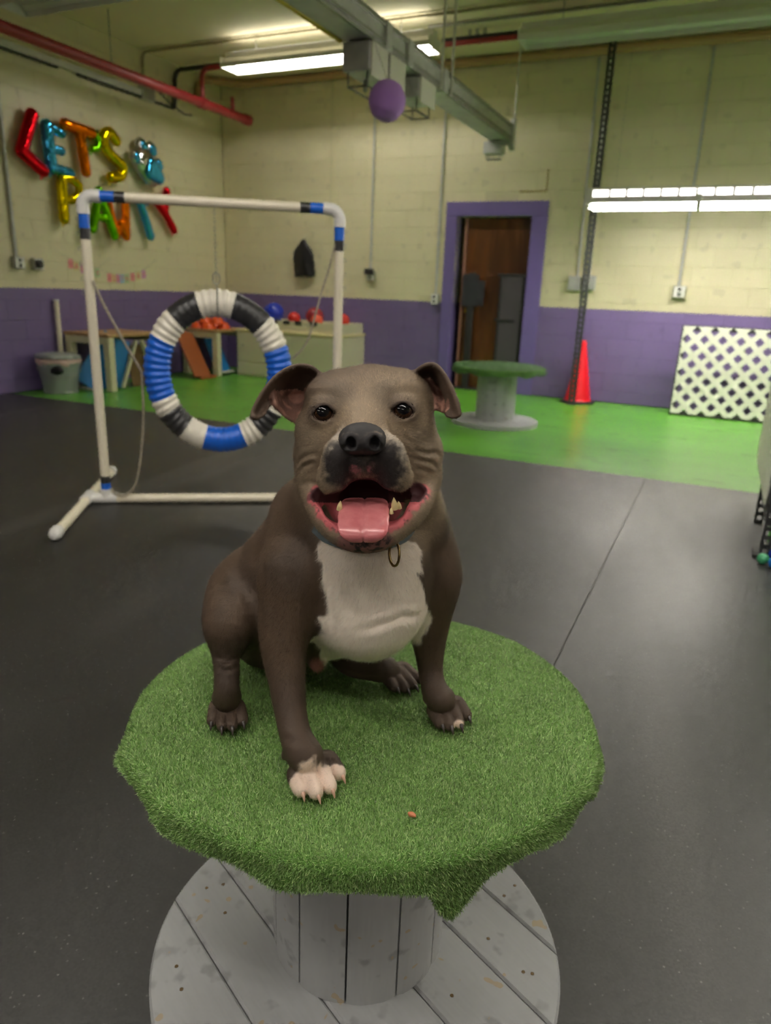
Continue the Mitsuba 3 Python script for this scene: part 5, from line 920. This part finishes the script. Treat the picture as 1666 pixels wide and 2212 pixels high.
def dog_skin(h):
    lo = np.min([prim_box(p)[0] for p in SKIN if p[-1] > 0], 0) - 0.02; hi = np.max([prim_box(p)[1] for p in SKIN if p[-1] > 0], 0) + 0.02
    E = ear_points(); allE = np.vstack(E); lo, hi = np.minimum(lo, allE.min(0) - 0.02), np.maximum(hi, allE.max(0) + 0.02)
    n = np.ceil((hi - lo) / h).astype(int) + 1; ax = [(lo[k] + h * np.arange(n[k])).astype(np.float32) for k in range(3)]
    D = np.full(n, 0.06, np.float32)
    def sub(b0, b1, m):
        i0 = np.maximum(0, np.floor((b0 - m - lo) / h).astype(int)); i1 = np.minimum(n, np.ceil((b1 + m - lo) / h).astype(int) + 1)
        return tuple(slice(a, b) for a, b in zip(i0, i1))
    def ears():
        for e in E:
            s = sub(e.min(0), e.max(0), 0.014); X = np.stack(np.meshgrid(*[a[q] for a, q in zip(ax, s)], indexing='ij'), -1)
            d, _ = cKDTree(e).query(X.reshape(-1, 3), distance_upper_bound=0.016, workers=-1); d = np.minimum(d, 0.02).reshape(X.shape[:3]).astype(np.float32) - 0.0026
            D[s] = smin(D[s], d, 0.007)
    done = False
    for p in SKIN:
        if p[-1] < 0 and not done: ears(); done = True
        k = p[-2]; s = sub(*prim_box(p), k + 0.014)
        if p[0] == 'p':
            Q = bez4(p[1]); d = np.full(D[s].shape, 0.06, np.float32); o = [q.start for q in s]
            for i in range(len(Q) - 1):
                c_ = ('c', *Q[i], *Q[i + 1], 0, 1); t = sub(*prim_box(c_), k + 0.014); X = np.stack(np.meshgrid(*[a[q] for a, q in zip(ax, t)], indexing='ij'), -1)
                t = tuple(slice(q.start - z, q.stop - z) for q, z in zip(t, o)); d[t] = smin(d[t], prim_d(c_, X), 0.003)
            D[s] = smin(D[s], d, k) if p[-1] > 0 else -smin(-D[s], d, k); continue
        X = np.stack(np.meshgrid(*[a[q] for a, q in zip(ax, s)], indexing='ij'), -1); d = prim_d(p, X)
        D[s] = smin(D[s], d, k) if p[-1] > 0 else -smin(-D[s], d, k)
    return D, lo, h
def surface_nets(D, lo, h):
    neg = D < 0; n = np.array(D.shape)
    c = np.zeros(n - 1, np.uint8)
    for dx, dy, dz in np.ndindex(2, 2, 2): c += neg[dx:n[0] - 1 + dx, dy:n[1] - 1 + dy, dz:n[2] - 1 + dz]
    act = np.argwhere((c > 0) & (c < 8)); idx = np.full(n - 1, -1, np.int32); idx[tuple(act.T)] = np.arange(len(act))
    acc = np.zeros((len(act), 3)); cnt = np.zeros(len(act))
    for axis in range(3):
        o = [k for k in range(3) if k != axis]
        for a, b in ((0, 0), (0, 1), (1, 0), (1, 1)):
            i0 = act.copy(); i0[:, o[0]] += a; i0[:, o[1]] += b; i1 = i0.copy(); i1[:, axis] += 1
            v0, v1 = D[tuple(i0.T)], D[tuple(i1.T)]; m = (v0 < 0) != (v1 < 0); t = v0[m] / (v0[m] - v1[m]); q = i0[m].astype(float); q[:, axis] += t; acc[m] += q; cnt[m] += 1
    V = lo + h * acc / cnt[:, None]; Fs = []
    for axis in range(3):
        o = [(axis + 1) % 3, (axis + 2) % 3]; s0 = [slice(1, -1)] * 3; s1 = [slice(1, -1)] * 3; s0[axis] = slice(1, -2); s1[axis] = slice(2, -1)
        ch = np.argwhere(neg[tuple(s0)] != neg[tuple(s1)]) + 1; inside = neg[tuple(ch.T)]
        q = []
        for a, b in ((-1, -1), (0, -1), (0, 0), (-1, 0)):
            j = ch.copy(); j[:, o[0]] += a; j[:, o[1]] += b; q.append(idx[tuple(j.T)])
        q = np.stack(q, 1); q[~inside] = q[~inside][:, ::-1]; Fs += [q[:, [0, 1, 2]], q[:, [0, 2, 3]]]
    return V, np.vstack(Fs)
def to_world(v): return np.asarray(v) @ DOG_R + DOG_O
_D, _lo, _h = dog_skin(VOX)
sv, sf = surface_nets(_D, _lo, _h)
skin = trimesh.Trimesh(sv, sf, process=False)
parts_ = trimesh.graph.connected_component_labels(skin.edges_unique, len(sv)); big = np.bincount(parts_).argmax(); keep = (parts_ == big)[sf].all(1)
skin.update_faces(keep); skin.remove_unreferenced_vertices()
def smooth_mesh(m, it, a=0.5, b=-0.53):
    from scipy.sparse import coo_matrix, diags
    e = m.edges_unique; n = len(m.vertices); A = coo_matrix((np.ones(2 * len(e)), (np.r_[e[:, 0], e[:, 1]], np.r_[e[:, 1], e[:, 0]])), (n, n)).tocsr(); dg = np.asarray(A.sum(1)).ravel(); v = np.array(m.vertices)
    for i in range(it):
        for s in (a, b): v = v + s * (A @ v / dg[:, None] - v)
    m.vertices = v
smooth_mesh(skin, 12)
# ---- folds of loose skin pressed into the surface
V = np.array(skin.vertices); Nn = np.array(skin.vertex_normals); off = np.zeros(len(V))
for pl, amp, wd in FOLDS:
    pl = np.array(pl); L = np.r_[0, np.cumsum(np.linalg.norm(np.diff(pl, axis=0), axis=1))]; s = np.linspace(0, L[-1], 60)
    c = np.stack([np.interp(s, L, pl[:, k]) for k in range(3)], -1); near = ((V > c.min(0) - 4 * wd) & (V < c.max(0) + 4 * wd)).all(1); ii = np.nonzero(near)[0]
    d, j = cKDTree(c).query(V[ii]); e = np.clip(np.minimum(s[j], L[-1] - s[j]) / (L[-1] * 0.25), 0.15, 1)
    off[ii] += amp * e * (np.exp(-(d / wd) ** 2) - 0.55 * np.exp(-((d - 2.2 * wd) / (1.2 * wd)) ** 2))
off += 0.0010 * (meshkit.fbm(V * 42, 3, 1) - 0.5)
_nd = np.min([prim_d(q, V.astype(np.float32)) for q in SKIN if q[0] == 'e' and q[-1] > 0 and q[3] > 0.10], 0); off += np.where(_nd < 0.002, 0.0007 * (meshkit.noise(V * 620, 4) - 0.5), 0)
skin.vertices = V + Nn * off[:, None]
V = np.array(skin.vertices); Nn = np.array(skin.vertex_normals)
# ---- coat colours: markings of the animal, in its own frame
def coat(V, Nn):
    n = len(V); nz = lambda f, s=0: meshkit.fbm(V * f, 3, s)
    sm = lambda a, b, x: (lambda t: t * t * (3 - 2 * t))(np.clip((x - a) / (b - a), 0, 1))
    def dist(k, sc=(1, 1, 1)): return np.linalg.norm((V - MARK[k]) * np.array(sc), axis=1)
    def put(c, col, m): m = np.clip(m, 0, 1)[:, None]; return c * (1 - m) + np.array(col) * m
    head = sm(0.16, 0.10, np.linalg.norm((V - np.array([0.022, 0.125, 0.10])) * [1, 1.0, 0.8], axis=1))
    body = np.array(lin(70, 56, 45)); face = np.array(lin(122, 106, 87))
    c = body * (1 - head[:, None]) + face * head[:, None]
    c = c * (0.86 + 0.30 * nz(30, 3))[:, None]
    c = put(c, lin(48, 40, 35), sm(0.47, 0.72, nz(14, 8)) * 0.45 * (1 - head))
    low = sm(-0.10, -0.20, V[:, 1]); c = put(c, lin(58, 48, 42), low * 0.5)             # darker stockings
    # face
    for k in ('furL', 'furR'): c = put(c, lin(84, 74, 64), sm(0.032, 0.008, dist(k, (1, 1.2, 1))) * 0.6)
    for k in ('brL', 'brR', 'sideL', 'sideR'): c = put(c, lin(176, 166, 152), sm(0.022, 0.004, dist(k, (1.6, 0.6, 1))) * (0.35 + 0.6 * nz(160, 2)))
    for k in ('cheekL', 'cheekR'): c = put(c, lin(104, 92, 78), sm(0.04, 0.01, dist(k)) * 0.5)
    for k in ('mzL', 'mzR'): c = put(c, lin(44, 40, 40), sm(0.036, 0.018, dist(k, (1.15, 0.85, 1)) + 0.030 * (nz(170, 4) - 0.5)))
    c = put(c, lin(50, 45, 44), sm(0.040, 0.022, np.linalg.norm((V - MARK['nose'] - [0, -0.022, 0]) * [0.85, 1, 0.8], axis=1) + 0.006 * (nz(200, 9) - 0.5)))
    for k in ('lipL', 'lipR'): c = put(c, lin(140, 82, 86), sm(0.0060, 0.001, dist(k, (1, 0.8, 0.6)) + 0.018 * (nz(230, 5) - 0.5)))
    # nose leather
    nq = np.array([q[1:4] for q in SKIN if q[0] == 'e' and q[-1] > 0]); nr = np.array([q[4:7] for q in SKIN if q[0] == 'e' and q[-1] > 0])[1:]
    nd = np.min([prim_d(q, V.astype(np.float32)) for q in SKIN if q[0] == 'e' and q[-1] > 0 and q[3] > 0.10], 0)
    nose = sm(0.0022, 0.0006, nd + 0.001 * (nz(300, 2) - 0.5)); c = put(c, np.array(lin(40, 38, 39)), nose)
    # mouth: cavity, gums and lips
    cav = np.min([prim_d(q, V.astype(np.float32)) for q in CARVE], 0); inside = np.maximum(sm(0.0055, 0.0030, cav), sm(1.0, 0.93, np.linalg.norm((V - MOUTH + [0, 0, 0.032]) / [0.060, 0.034, 0.075], axis=1)))
    lower = (V[:, 1] < MARK['cornR'][1] + 0.004)
    lip = sm(0.0105, 0.006, cav + 0.010 * (nz(120, 7) - 0.5)) * lower * (V[:, 2] > MARK['cornL'][2] - 0.01) * sm(-0.7, -0.3, Nn[:, 1])
    flew = (np.minimum(dist('mzL', (1, 0.8, 1)), dist('mzR', (1, 0.8, 1))) < 0.034) & (V[:, 1] > MARK['under'][1] - 0.006)
    lip = lip * ~flew
    pink = np.array(lin(172, 86, 90)) * (0.75 + 0.5 * nz(90, 6))[:, None]
    spots = sm(0.50, 0.60, nz(120, 12))[:, None]; pinkm = pink * (1 - spots * 0.8) + np.array(lin(52, 36, 38)) * spots * 0.8
    c = c * (1 - lip[:, None]) + pinkm * lip[:, None]
    deep = sm(MARK['under'][2] - 0.012, MARK['under'][2] - 0.03, V[:, 2]); roof = (V[:, 1] > MARK['under'][1] - 0.004)
    incol = pink * (1 - roof[:, None]) + np.array(lin(60, 34, 36)) * roof[:, None]
    c = c * (1 - inside[:, None]) + incol * inside[:, None]
    chin = sm(0.030, 0.018, dist('chin', (0.62, 1, 0.7)) + 0.012 * (nz(130, 3) - 0.5)) * (V[:, 1] < MARK['under'][1] - 0.03); c = put(c, lin(120, 72, 74), chin * 0.75); c = put(c, lin(46, 40, 40), chin * sm(0.50, 0.60, nz(170, 21)))
    # eye rims
    for (e, re) in EYES:
        d = np.linalg.norm((V - np.array(e) - [0, -0.001, re * 0.9]) * [0.72, 1.0, 0.6], axis=1); c = put(c, lin(26, 21, 20), sm(0.0125, 0.0100, d)); c = put(c, lin(78, 66, 58), sm(0.022, 0.012, d) * 0.55)
    # ears
    eps_ = [cKDTree(e) for e in EAR_PTS]; earm = np.zeros(n, bool)
    for k, t in enumerate(eps_):
        d, _ = t.query(V, distance_upper_bound=0.0062); m = np.isfinite(d); earm |= m
        front = m & (Nn[:, 2] > 0.05)
        if k % 2 == 0: c[front] = (np.array(lin(78, 64, 54)) * (0.75 + 0.5 * nz(60, 4))[:, None])[front]
    for k, t in enumerate(eps_):
        if k % 2: 
            d, _ = t.query(V, distance_upper_bound=0.0058); m = np.isfinite(d) & (Nn[:, 2] > 0.0); mm = sm(0.40, 0.62, nz(75, 15))[:, None]
            col = np.array(lin(172, 130, 114)) * (1 - mm * 0.75) + np.array(lin(84, 58, 50)) * mm * 0.75; c[m] = col[m]
    # white chest blaze, toes
    a = math.radians(20); uc, vc = V[:, 0] * math.cos(a) - V[:, 2] * math.sin(a), V[:, 1]; face_ = Nn[:, 0] * math.sin(a) + Nn[:, 2] * math.cos(a)
    import shapely
    pg_ = shapely.Polygon(CHEST).buffer(0); wob = 0.007 * (nz(55, 31) - 0.5) + 0.005 * (meshkit.noise(np.c_[uc * 300, vc * 60, V[:, 2] * 90], 3) - 0.5)
    cand = np.nonzero((face_ > -0.45) & (V[:, 1] < 0.05) & (V[:, 2] > -0.105) & ~((V[:, 2] > 0.115) & (V[:, 1] > MARK['chin'][1] - 0.03)))[0]
    ptsg = shapely.points(uc[cand], vc[cand]); sd = np.where(shapely.contains(pg_, ptsg), -1, 1) * shapely.distance(pg_.exterior, ptsg); m = np.zeros(n); m[cand] = sm(0.0025, -0.0025, sd + wob[cand])
    legd = np.min([prim_d(('c', *a_[0:3], a_[3], *b_[0:3], b_[3], 0, 1), V.astype(np.float32)) for p in SKIN if p[0] == 'p' and len(p[1]) in (8, 7) and p[1][0][1] < 0 for a_, b_ in zip(p[1][2:-1], p[1][3:])], 0)
    m *= sm(0.004, 0.012, legd)
    white = np.array(lin(240, 227, 212)) * (0.88 + 0.22 * nz(26, 2))[:, None]; rosy = sm(0.52, 0.70, nz(18, 44))[:, None] * sm(-0.13, -0.17, V[:, 1])[:, None]; white = white * (1 - 0.4 * rosy) + np.array(lin(176, 128, 112)) * 0.4 * rosy
    c = c * (1 - m[:, None]) + white * m[:, None]
    kk, tt = np.mean([q[0] for q in TOES[8:12]], 0), np.mean([q[1] for q in TOES[8:12]], 0); fd = (tt - kk) / np.linalg.norm(tt - kk); d = (V - kk) @ fd + 0.016 * (nz(90, 8) - 0.5); c = put(c, lin(226, 202, 184), sm(0.008, 0.014, d) * (np.linalg.norm(V - tt, axis=1) < 0.062)); d = dist('toeFL') + 0.004 * (nz(120, 8) - 0.5); c = put(c, lin(214, 190, 172), sm(0.010, 0.006, d))
    c = put(c, lin(142, 92, 82), sm(0.018, 0.008, dist('sheath')) * 0.8)
    bare = np.clip(nose + inside + lip + chin * 0.6, 0, 1)
    for (e, re) in EYES: bare = np.maximum(bare, sm(0.0125, 0.0095, np.linalg.norm((V - np.array(e) - [0, 0, re * 0.9]) * [0.75, 1.1, 0.6], axis=1)))
    return np.clip(c, 0.004, 0.9), bare, m, head, earm
CARVE = [p for p in SKIN if p[-1] < 0 and p[0] == 'c' and max(p[4], p[8]) > 0.008 and p[2] < MARK['nose'][1] - 0.04 and p[3] > 0.02]
EAR_PTS = ear_points()
vc_, bare_, white_, head_, ear_ = coat(V, Nn)
scene['m_coat'] = {'type': 'twosided', 'b': {'type': 'principled', 'base_color': {'type': 'mesh_attribute', 'name': 'vertex_color'}, 'roughness': 0.58, 'specular': 0.18, 'sheen': 0.3}}
dog = thing('dog', 'stocky grey brown dog with a white chest sitting open mouthed on the turf', 'dog')
def put_mesh(name, m, mt, parent, smooth=True, label=None, kind=None, color=None):
    m = m.copy(); m.vertices = to_world(m.vertices); return obj(name, m, mt, parent, smooth, label=label, kind=kind, **({} if color is None else {'color': color}))
body = put_mesh('body', skin, 'm_coat', dog, True, color=vc_)
# eyes
scene['m_eye'] = {'type': 'principled', 'base_color': {'type': 'mesh_attribute', 'name': 'vertex_color'}, 'roughness': 0.03, 'specular': 0.35}
for (e, re) in EYES:
    m = trimesh.creation.icosphere(subdivisions=5, radius=re); g = np.array([0.02 - 0.25 * e[0], 0.10, 1.0]); g /= np.linalg.norm(g); t = np.degrees(np.arccos(np.clip(m.vertices @ g / re, -1, 1)))
    ir = np.array(lin(46, 28, 16)) * (0.7 + 0.6 * meshkit.noise(m.vertices * 900, 1))[:, None]
    col = np.where((t < 33)[:, None], np.array([0.003, 0.003, 0.004]), np.where((t < 50)[:, None], ir, np.where((t < 54)[:, None], np.array([0.01, 0.007, 0.006]), np.array(lin(120, 96, 84)))))
    m.vertices = m.vertices + e; put_mesh('eye', m, 'm_eye', dog, True, 'dark brown shiny eye', color=col)
# tongue
Tg = bez4(TONGUE, 6); cen, hw = Tg[:, :3], Tg[:, 3]; tg = np.gradient(cen, axis=0); tg /= np.linalg.norm(tg, axis=1, keepdims=True); Xa = np.array([1.0, 0, 0]); ring = []
for i in range(len(cen)):
    nn = np.cross(Xa, tg[i]); nn *= 1 if nn[2] > 0 else -1; nn /= np.linalg.norm(nn); th = np.linspace(0, 2 * np.pi, 56, endpoint=False); s = np.cos(th); h = np.sin(th)
    thick = 0.0045 * min(1, 0.5 + i / 6) * min(1.0, 0.45 + 0.13 * (len(cen) - 1 - i)); up = np.where(h >= 0, np.sqrt(np.maximum(0, 1 - s ** 4)) * thick - 0.0022 * np.exp(-(s / 0.07) ** 2) + 0.0010 * s ** 2, -np.sqrt(np.maximum(0, 1 - s ** 4)) * thick * 0.7)
    w_ = 1 + 0.012 * math.sin(i * 1.7); ring.append(cen[i] + (s * hw[i] * w_)[:, None] * Xa + up[:, None] * nn)
ring = np.array(ring); nr_, nc_ = ring.shape[:2]; tf_ = []
for i in range(nr_ - 1):
    for k in range(nc_):
        l = (k + 1) % nc_; tf_ += [[i * nc_ + k, i * nc_ + l, (i + 1) * nc_ + l], [i * nc_ + k, (i + 1) * nc_ + l, (i + 1) * nc_ + k]]
tv = np.vstack([ring.reshape(-1, 3), ring[-1].mean(0)]); tf_ += [[len(tv) - 1, (nr_ - 1) * nc_ + k, (nr_ - 1) * nc_ + (k + 1) % nc_] for k in range(nc_)]
tm_ = trimesh.Trimesh(tv, tf_, process=False)
mat('m_tongue', mikit.proc(lambda p, n, uv: mikit.mix(lin(196, 98, 104), lin(220, 138, 138), mikit.fbm(p.x * 120, p.y * 120, p.z * 120, 3))), 0.28, 0.6)
put_mesh('tongue', tm_, 'm_tongue', dog, True, 'wet pink tongue hanging out')
mat('m_tooth', lin(214, 192, 140), 0.3)
for a_, b_, r_ in TEETH: put_mesh('tooth', tube([np.array(a_) * (1 - t) + np.array(b_) * t for t in np.linspace(0, 1, 6)], [r_ * q for q in (1, 0.98, 0.9, 0.72, 0.45, 0.12)], 12), 'm_tooth', dog, 40, 'ivory tooth')
# claws
mat('m_claw_dark', lin(46, 38, 36), 0.35); mat('m_claw_pale', lin(198, 158, 136), 0.35); DN = DOG_R @ np.array([0, 0, -1.0])
for i, (k_, t_) in enumerate(TOES):
    k_, t_ = np.array(k_), np.array(t_); d = t_ - k_; d -= DN * (d @ DN); d /= np.linalg.norm(d); s = t_ + d * 0.0052 - DN * 0.0022
    pth = [s + d * 0.0105 * t + DN * (0.0085 * t * t) for t in np.linspace(0, 1, 7)]; pale = 8 <= i < 12
    put_mesh('claw', tube(pth, [0.0032, 0.0032, 0.0030, 0.0027, 0.0021, 0.0014, 0.0005], 10), 'm_claw_pale' if pale else 'm_claw_dark', dog, True, 'pale claw' if pale else 'dark claw')
# collar with its ring
def dval(p): i = np.clip(np.round((np.asarray(p) - _lo) / _h).astype(int), 0, np.array(_D.shape) - 1); return _D[tuple(i.T)]
cc, cf, c1, c2 = [np.array(q) for q in COLLAR]; vv = cf - cc; vv /= np.linalg.norm(vv); vv -= Xa * (vv @ Xa); vv /= np.linalg.norm(vv); nn = np.cross(Xa, vv); loops = []
for o_ in (-0.010, 0.010):
    rr = []
    for th in np.linspace(0, 2 * np.pi, 72, endpoint=False):
        dr_ = Xa * math.cos(th) + vv * math.sin(th); S_ = np.linspace(0.04, 0.16, 121); val = dval(cc + nn * o_ + S_[:, None] * dr_); j = np.argmax(val > 0.0) if (val > 0).any() else 60; rr.append(S_[j])
    rr = np.array(rr); rr = np.minimum(rr, 0.125)
    for _ in range(6): rr = 0.25 * np.roll(rr, 1) + 0.5 * rr + 0.25 * np.roll(rr, -1)
    loops.append((o_, rr))
th = np.linspace(0, 2 * np.pi, 72, endpoint=False); prof_ = []
for o_, rr, e_ in ((-0.010, loops[0][1], 0.0), (-0.010, loops[0][1], 0.003), (0.010, loops[1][1], 0.003), (0.010, loops[1][1], 0.0)): prof_.append(cc + nn * o_ + (rr + e_ + 0.0015 - 0.013 * (1 - np.clip((np.sin(th) - 0.35) / 0.4, 0, 1)))[:, None] * (np.cos(th)[:, None] * Xa + np.sin(th)[:, None] * vv))
pv_ = np.concatenate(prof_); pf_ = []
for j in range(4):
    for k in range(72):
        l = (k + 1) % 72; a_, b_ = j * 72, ((j + 1) % 4) * 72; pf_ += [[a_ + k, a_ + l, b_ + l], [a_ + k, b_ + l, b_ + k]]
col_ = put_mesh('collar', trimesh.Trimesh(pv_, pf_, process=False), mat('m_collar', lin(66, 78, 82), 0.6), dog, 30, 'grey blue collar')
ru = np.array([0.52, 0, 0.85]); put_mesh('ring', tube([c2 + 0.0125 * (math.cos(t) * ru * 0.95 + math.sin(t) * np.array([0, 1.25, 0.0])) for t in np.linspace(0, 2 * np.pi, 41)[:-1]], 0.0017, 10, closed=True), mat('m_brass_ring', lin(150, 124, 80), 0.3, metallic=1.0), col_, True, 'brass coloured ring')
# short coat hairs
rng = np.random.default_rng(21); NH = 340000
wf = (1 - bare_)[skin.faces].mean(1) * np.where(head_[skin.faces].mean(1) > 0.5, 2.2, 1.0); hp_, hn_, hi_ = sample(skin, NH, rng, wf + 1e-6)
fi = skin.faces[hi_[:]]; hc = vc_[fi].mean(1); hb = bare_[fi].mean(1); hw_ = white_[fi].mean(1); hh_ = head_[fi].mean(1); he_ = ear_[fi].mean(1); hn_ = Nn[fi].mean(1); hn_ /= np.linalg.norm(hn_, axis=1, keepdims=True)
k = hb < 0.35; hp_, hn_, hc, hw_, hh_, he_ = hp_[k], hn_[k], hc[k], hw_[k], hh_[k], he_[k]
away = hp_ - (MARK['nose'] + [0, -0.02, 0.01]); away /= np.linalg.norm(away, axis=1, keepdims=True); flow = away * hh_[:, None] + (1 - hh_[:, None]) * (DN + np.array([-0.35, 0, -0.35]))
flow -= hn_ * (flow * hn_).sum(1, keepdims=True); flow /= np.linalg.norm(flow, axis=1, keepdims=True) + 1e-9
sw = (meshkit.fbm(hp_ * 24, 2, 3) - 0.5)[:, None] * 1.3; side = np.cross(hn_, flow); flow = flow + side * sw + 0.16 * rng.normal(size=flow.shape)
ln_ = (0.0062 + 0.0028 * (1 - hh_) + 0.002 * hw_) * rng.uniform(0.55, 1.1, len(hp_)) * np.where(he_ > 0.5, 0.6, 1) * np.where(hp_[:, 1] < -0.19, 0.6, 1); dirh = flow + hn_ * rng.uniform(0.10, 0.34, len(hp_))[:, None]; dirh /= np.linalg.norm(dirh, axis=1, keepdims=True)
sd_ = np.cross(dirh, hn_); sd_ /= np.linalg.norm(sd_, axis=1, keepdims=True); wd_ = 0.00025 * rng.uniform(0.7, 1.3, len(hp_))[:, None]
base_ = hp_ - hn_ * 0.0006; HV = np.stack([base_ - sd_ * wd_, base_ + sd_ * wd_, base_ + dirh * ln_[:, None]], 1).reshape(-1, 3)
HN_ = np.repeat(hn_ * 0.75 + 0.45 * np.cross(sd_, dirh) + 0.12 * rng.normal(size=hn_.shape), 3, 0); HN_ /= np.linalg.norm(HN_, axis=1, keepdims=True)
HC = np.repeat(np.clip(hc * np.where(hw_[:, None] > 0.5, 0.75 + 0.4 * rng.uniform(size=(len(hc), 1)), 0.5 + (0.95 + 0.55 * hh_[:, None]) * rng.uniform(size=(len(hc), 1)) ** 1.5), 0, 0.9), 3, 0)
path_ = meshkit.write_ply(trimesh.Trimesh(to_world(HV), np.arange(len(HV)).reshape(-1, 3), process=False), False, None, HC, normals=HN_ @ DOG_R)
obj('short_coat', {'type': 'ply', 'filename': path_, 'face_normals': False, 'bsdf': {'type': 'ref', 'id': 'm_coat'}}, None, dog, kind='stuff')
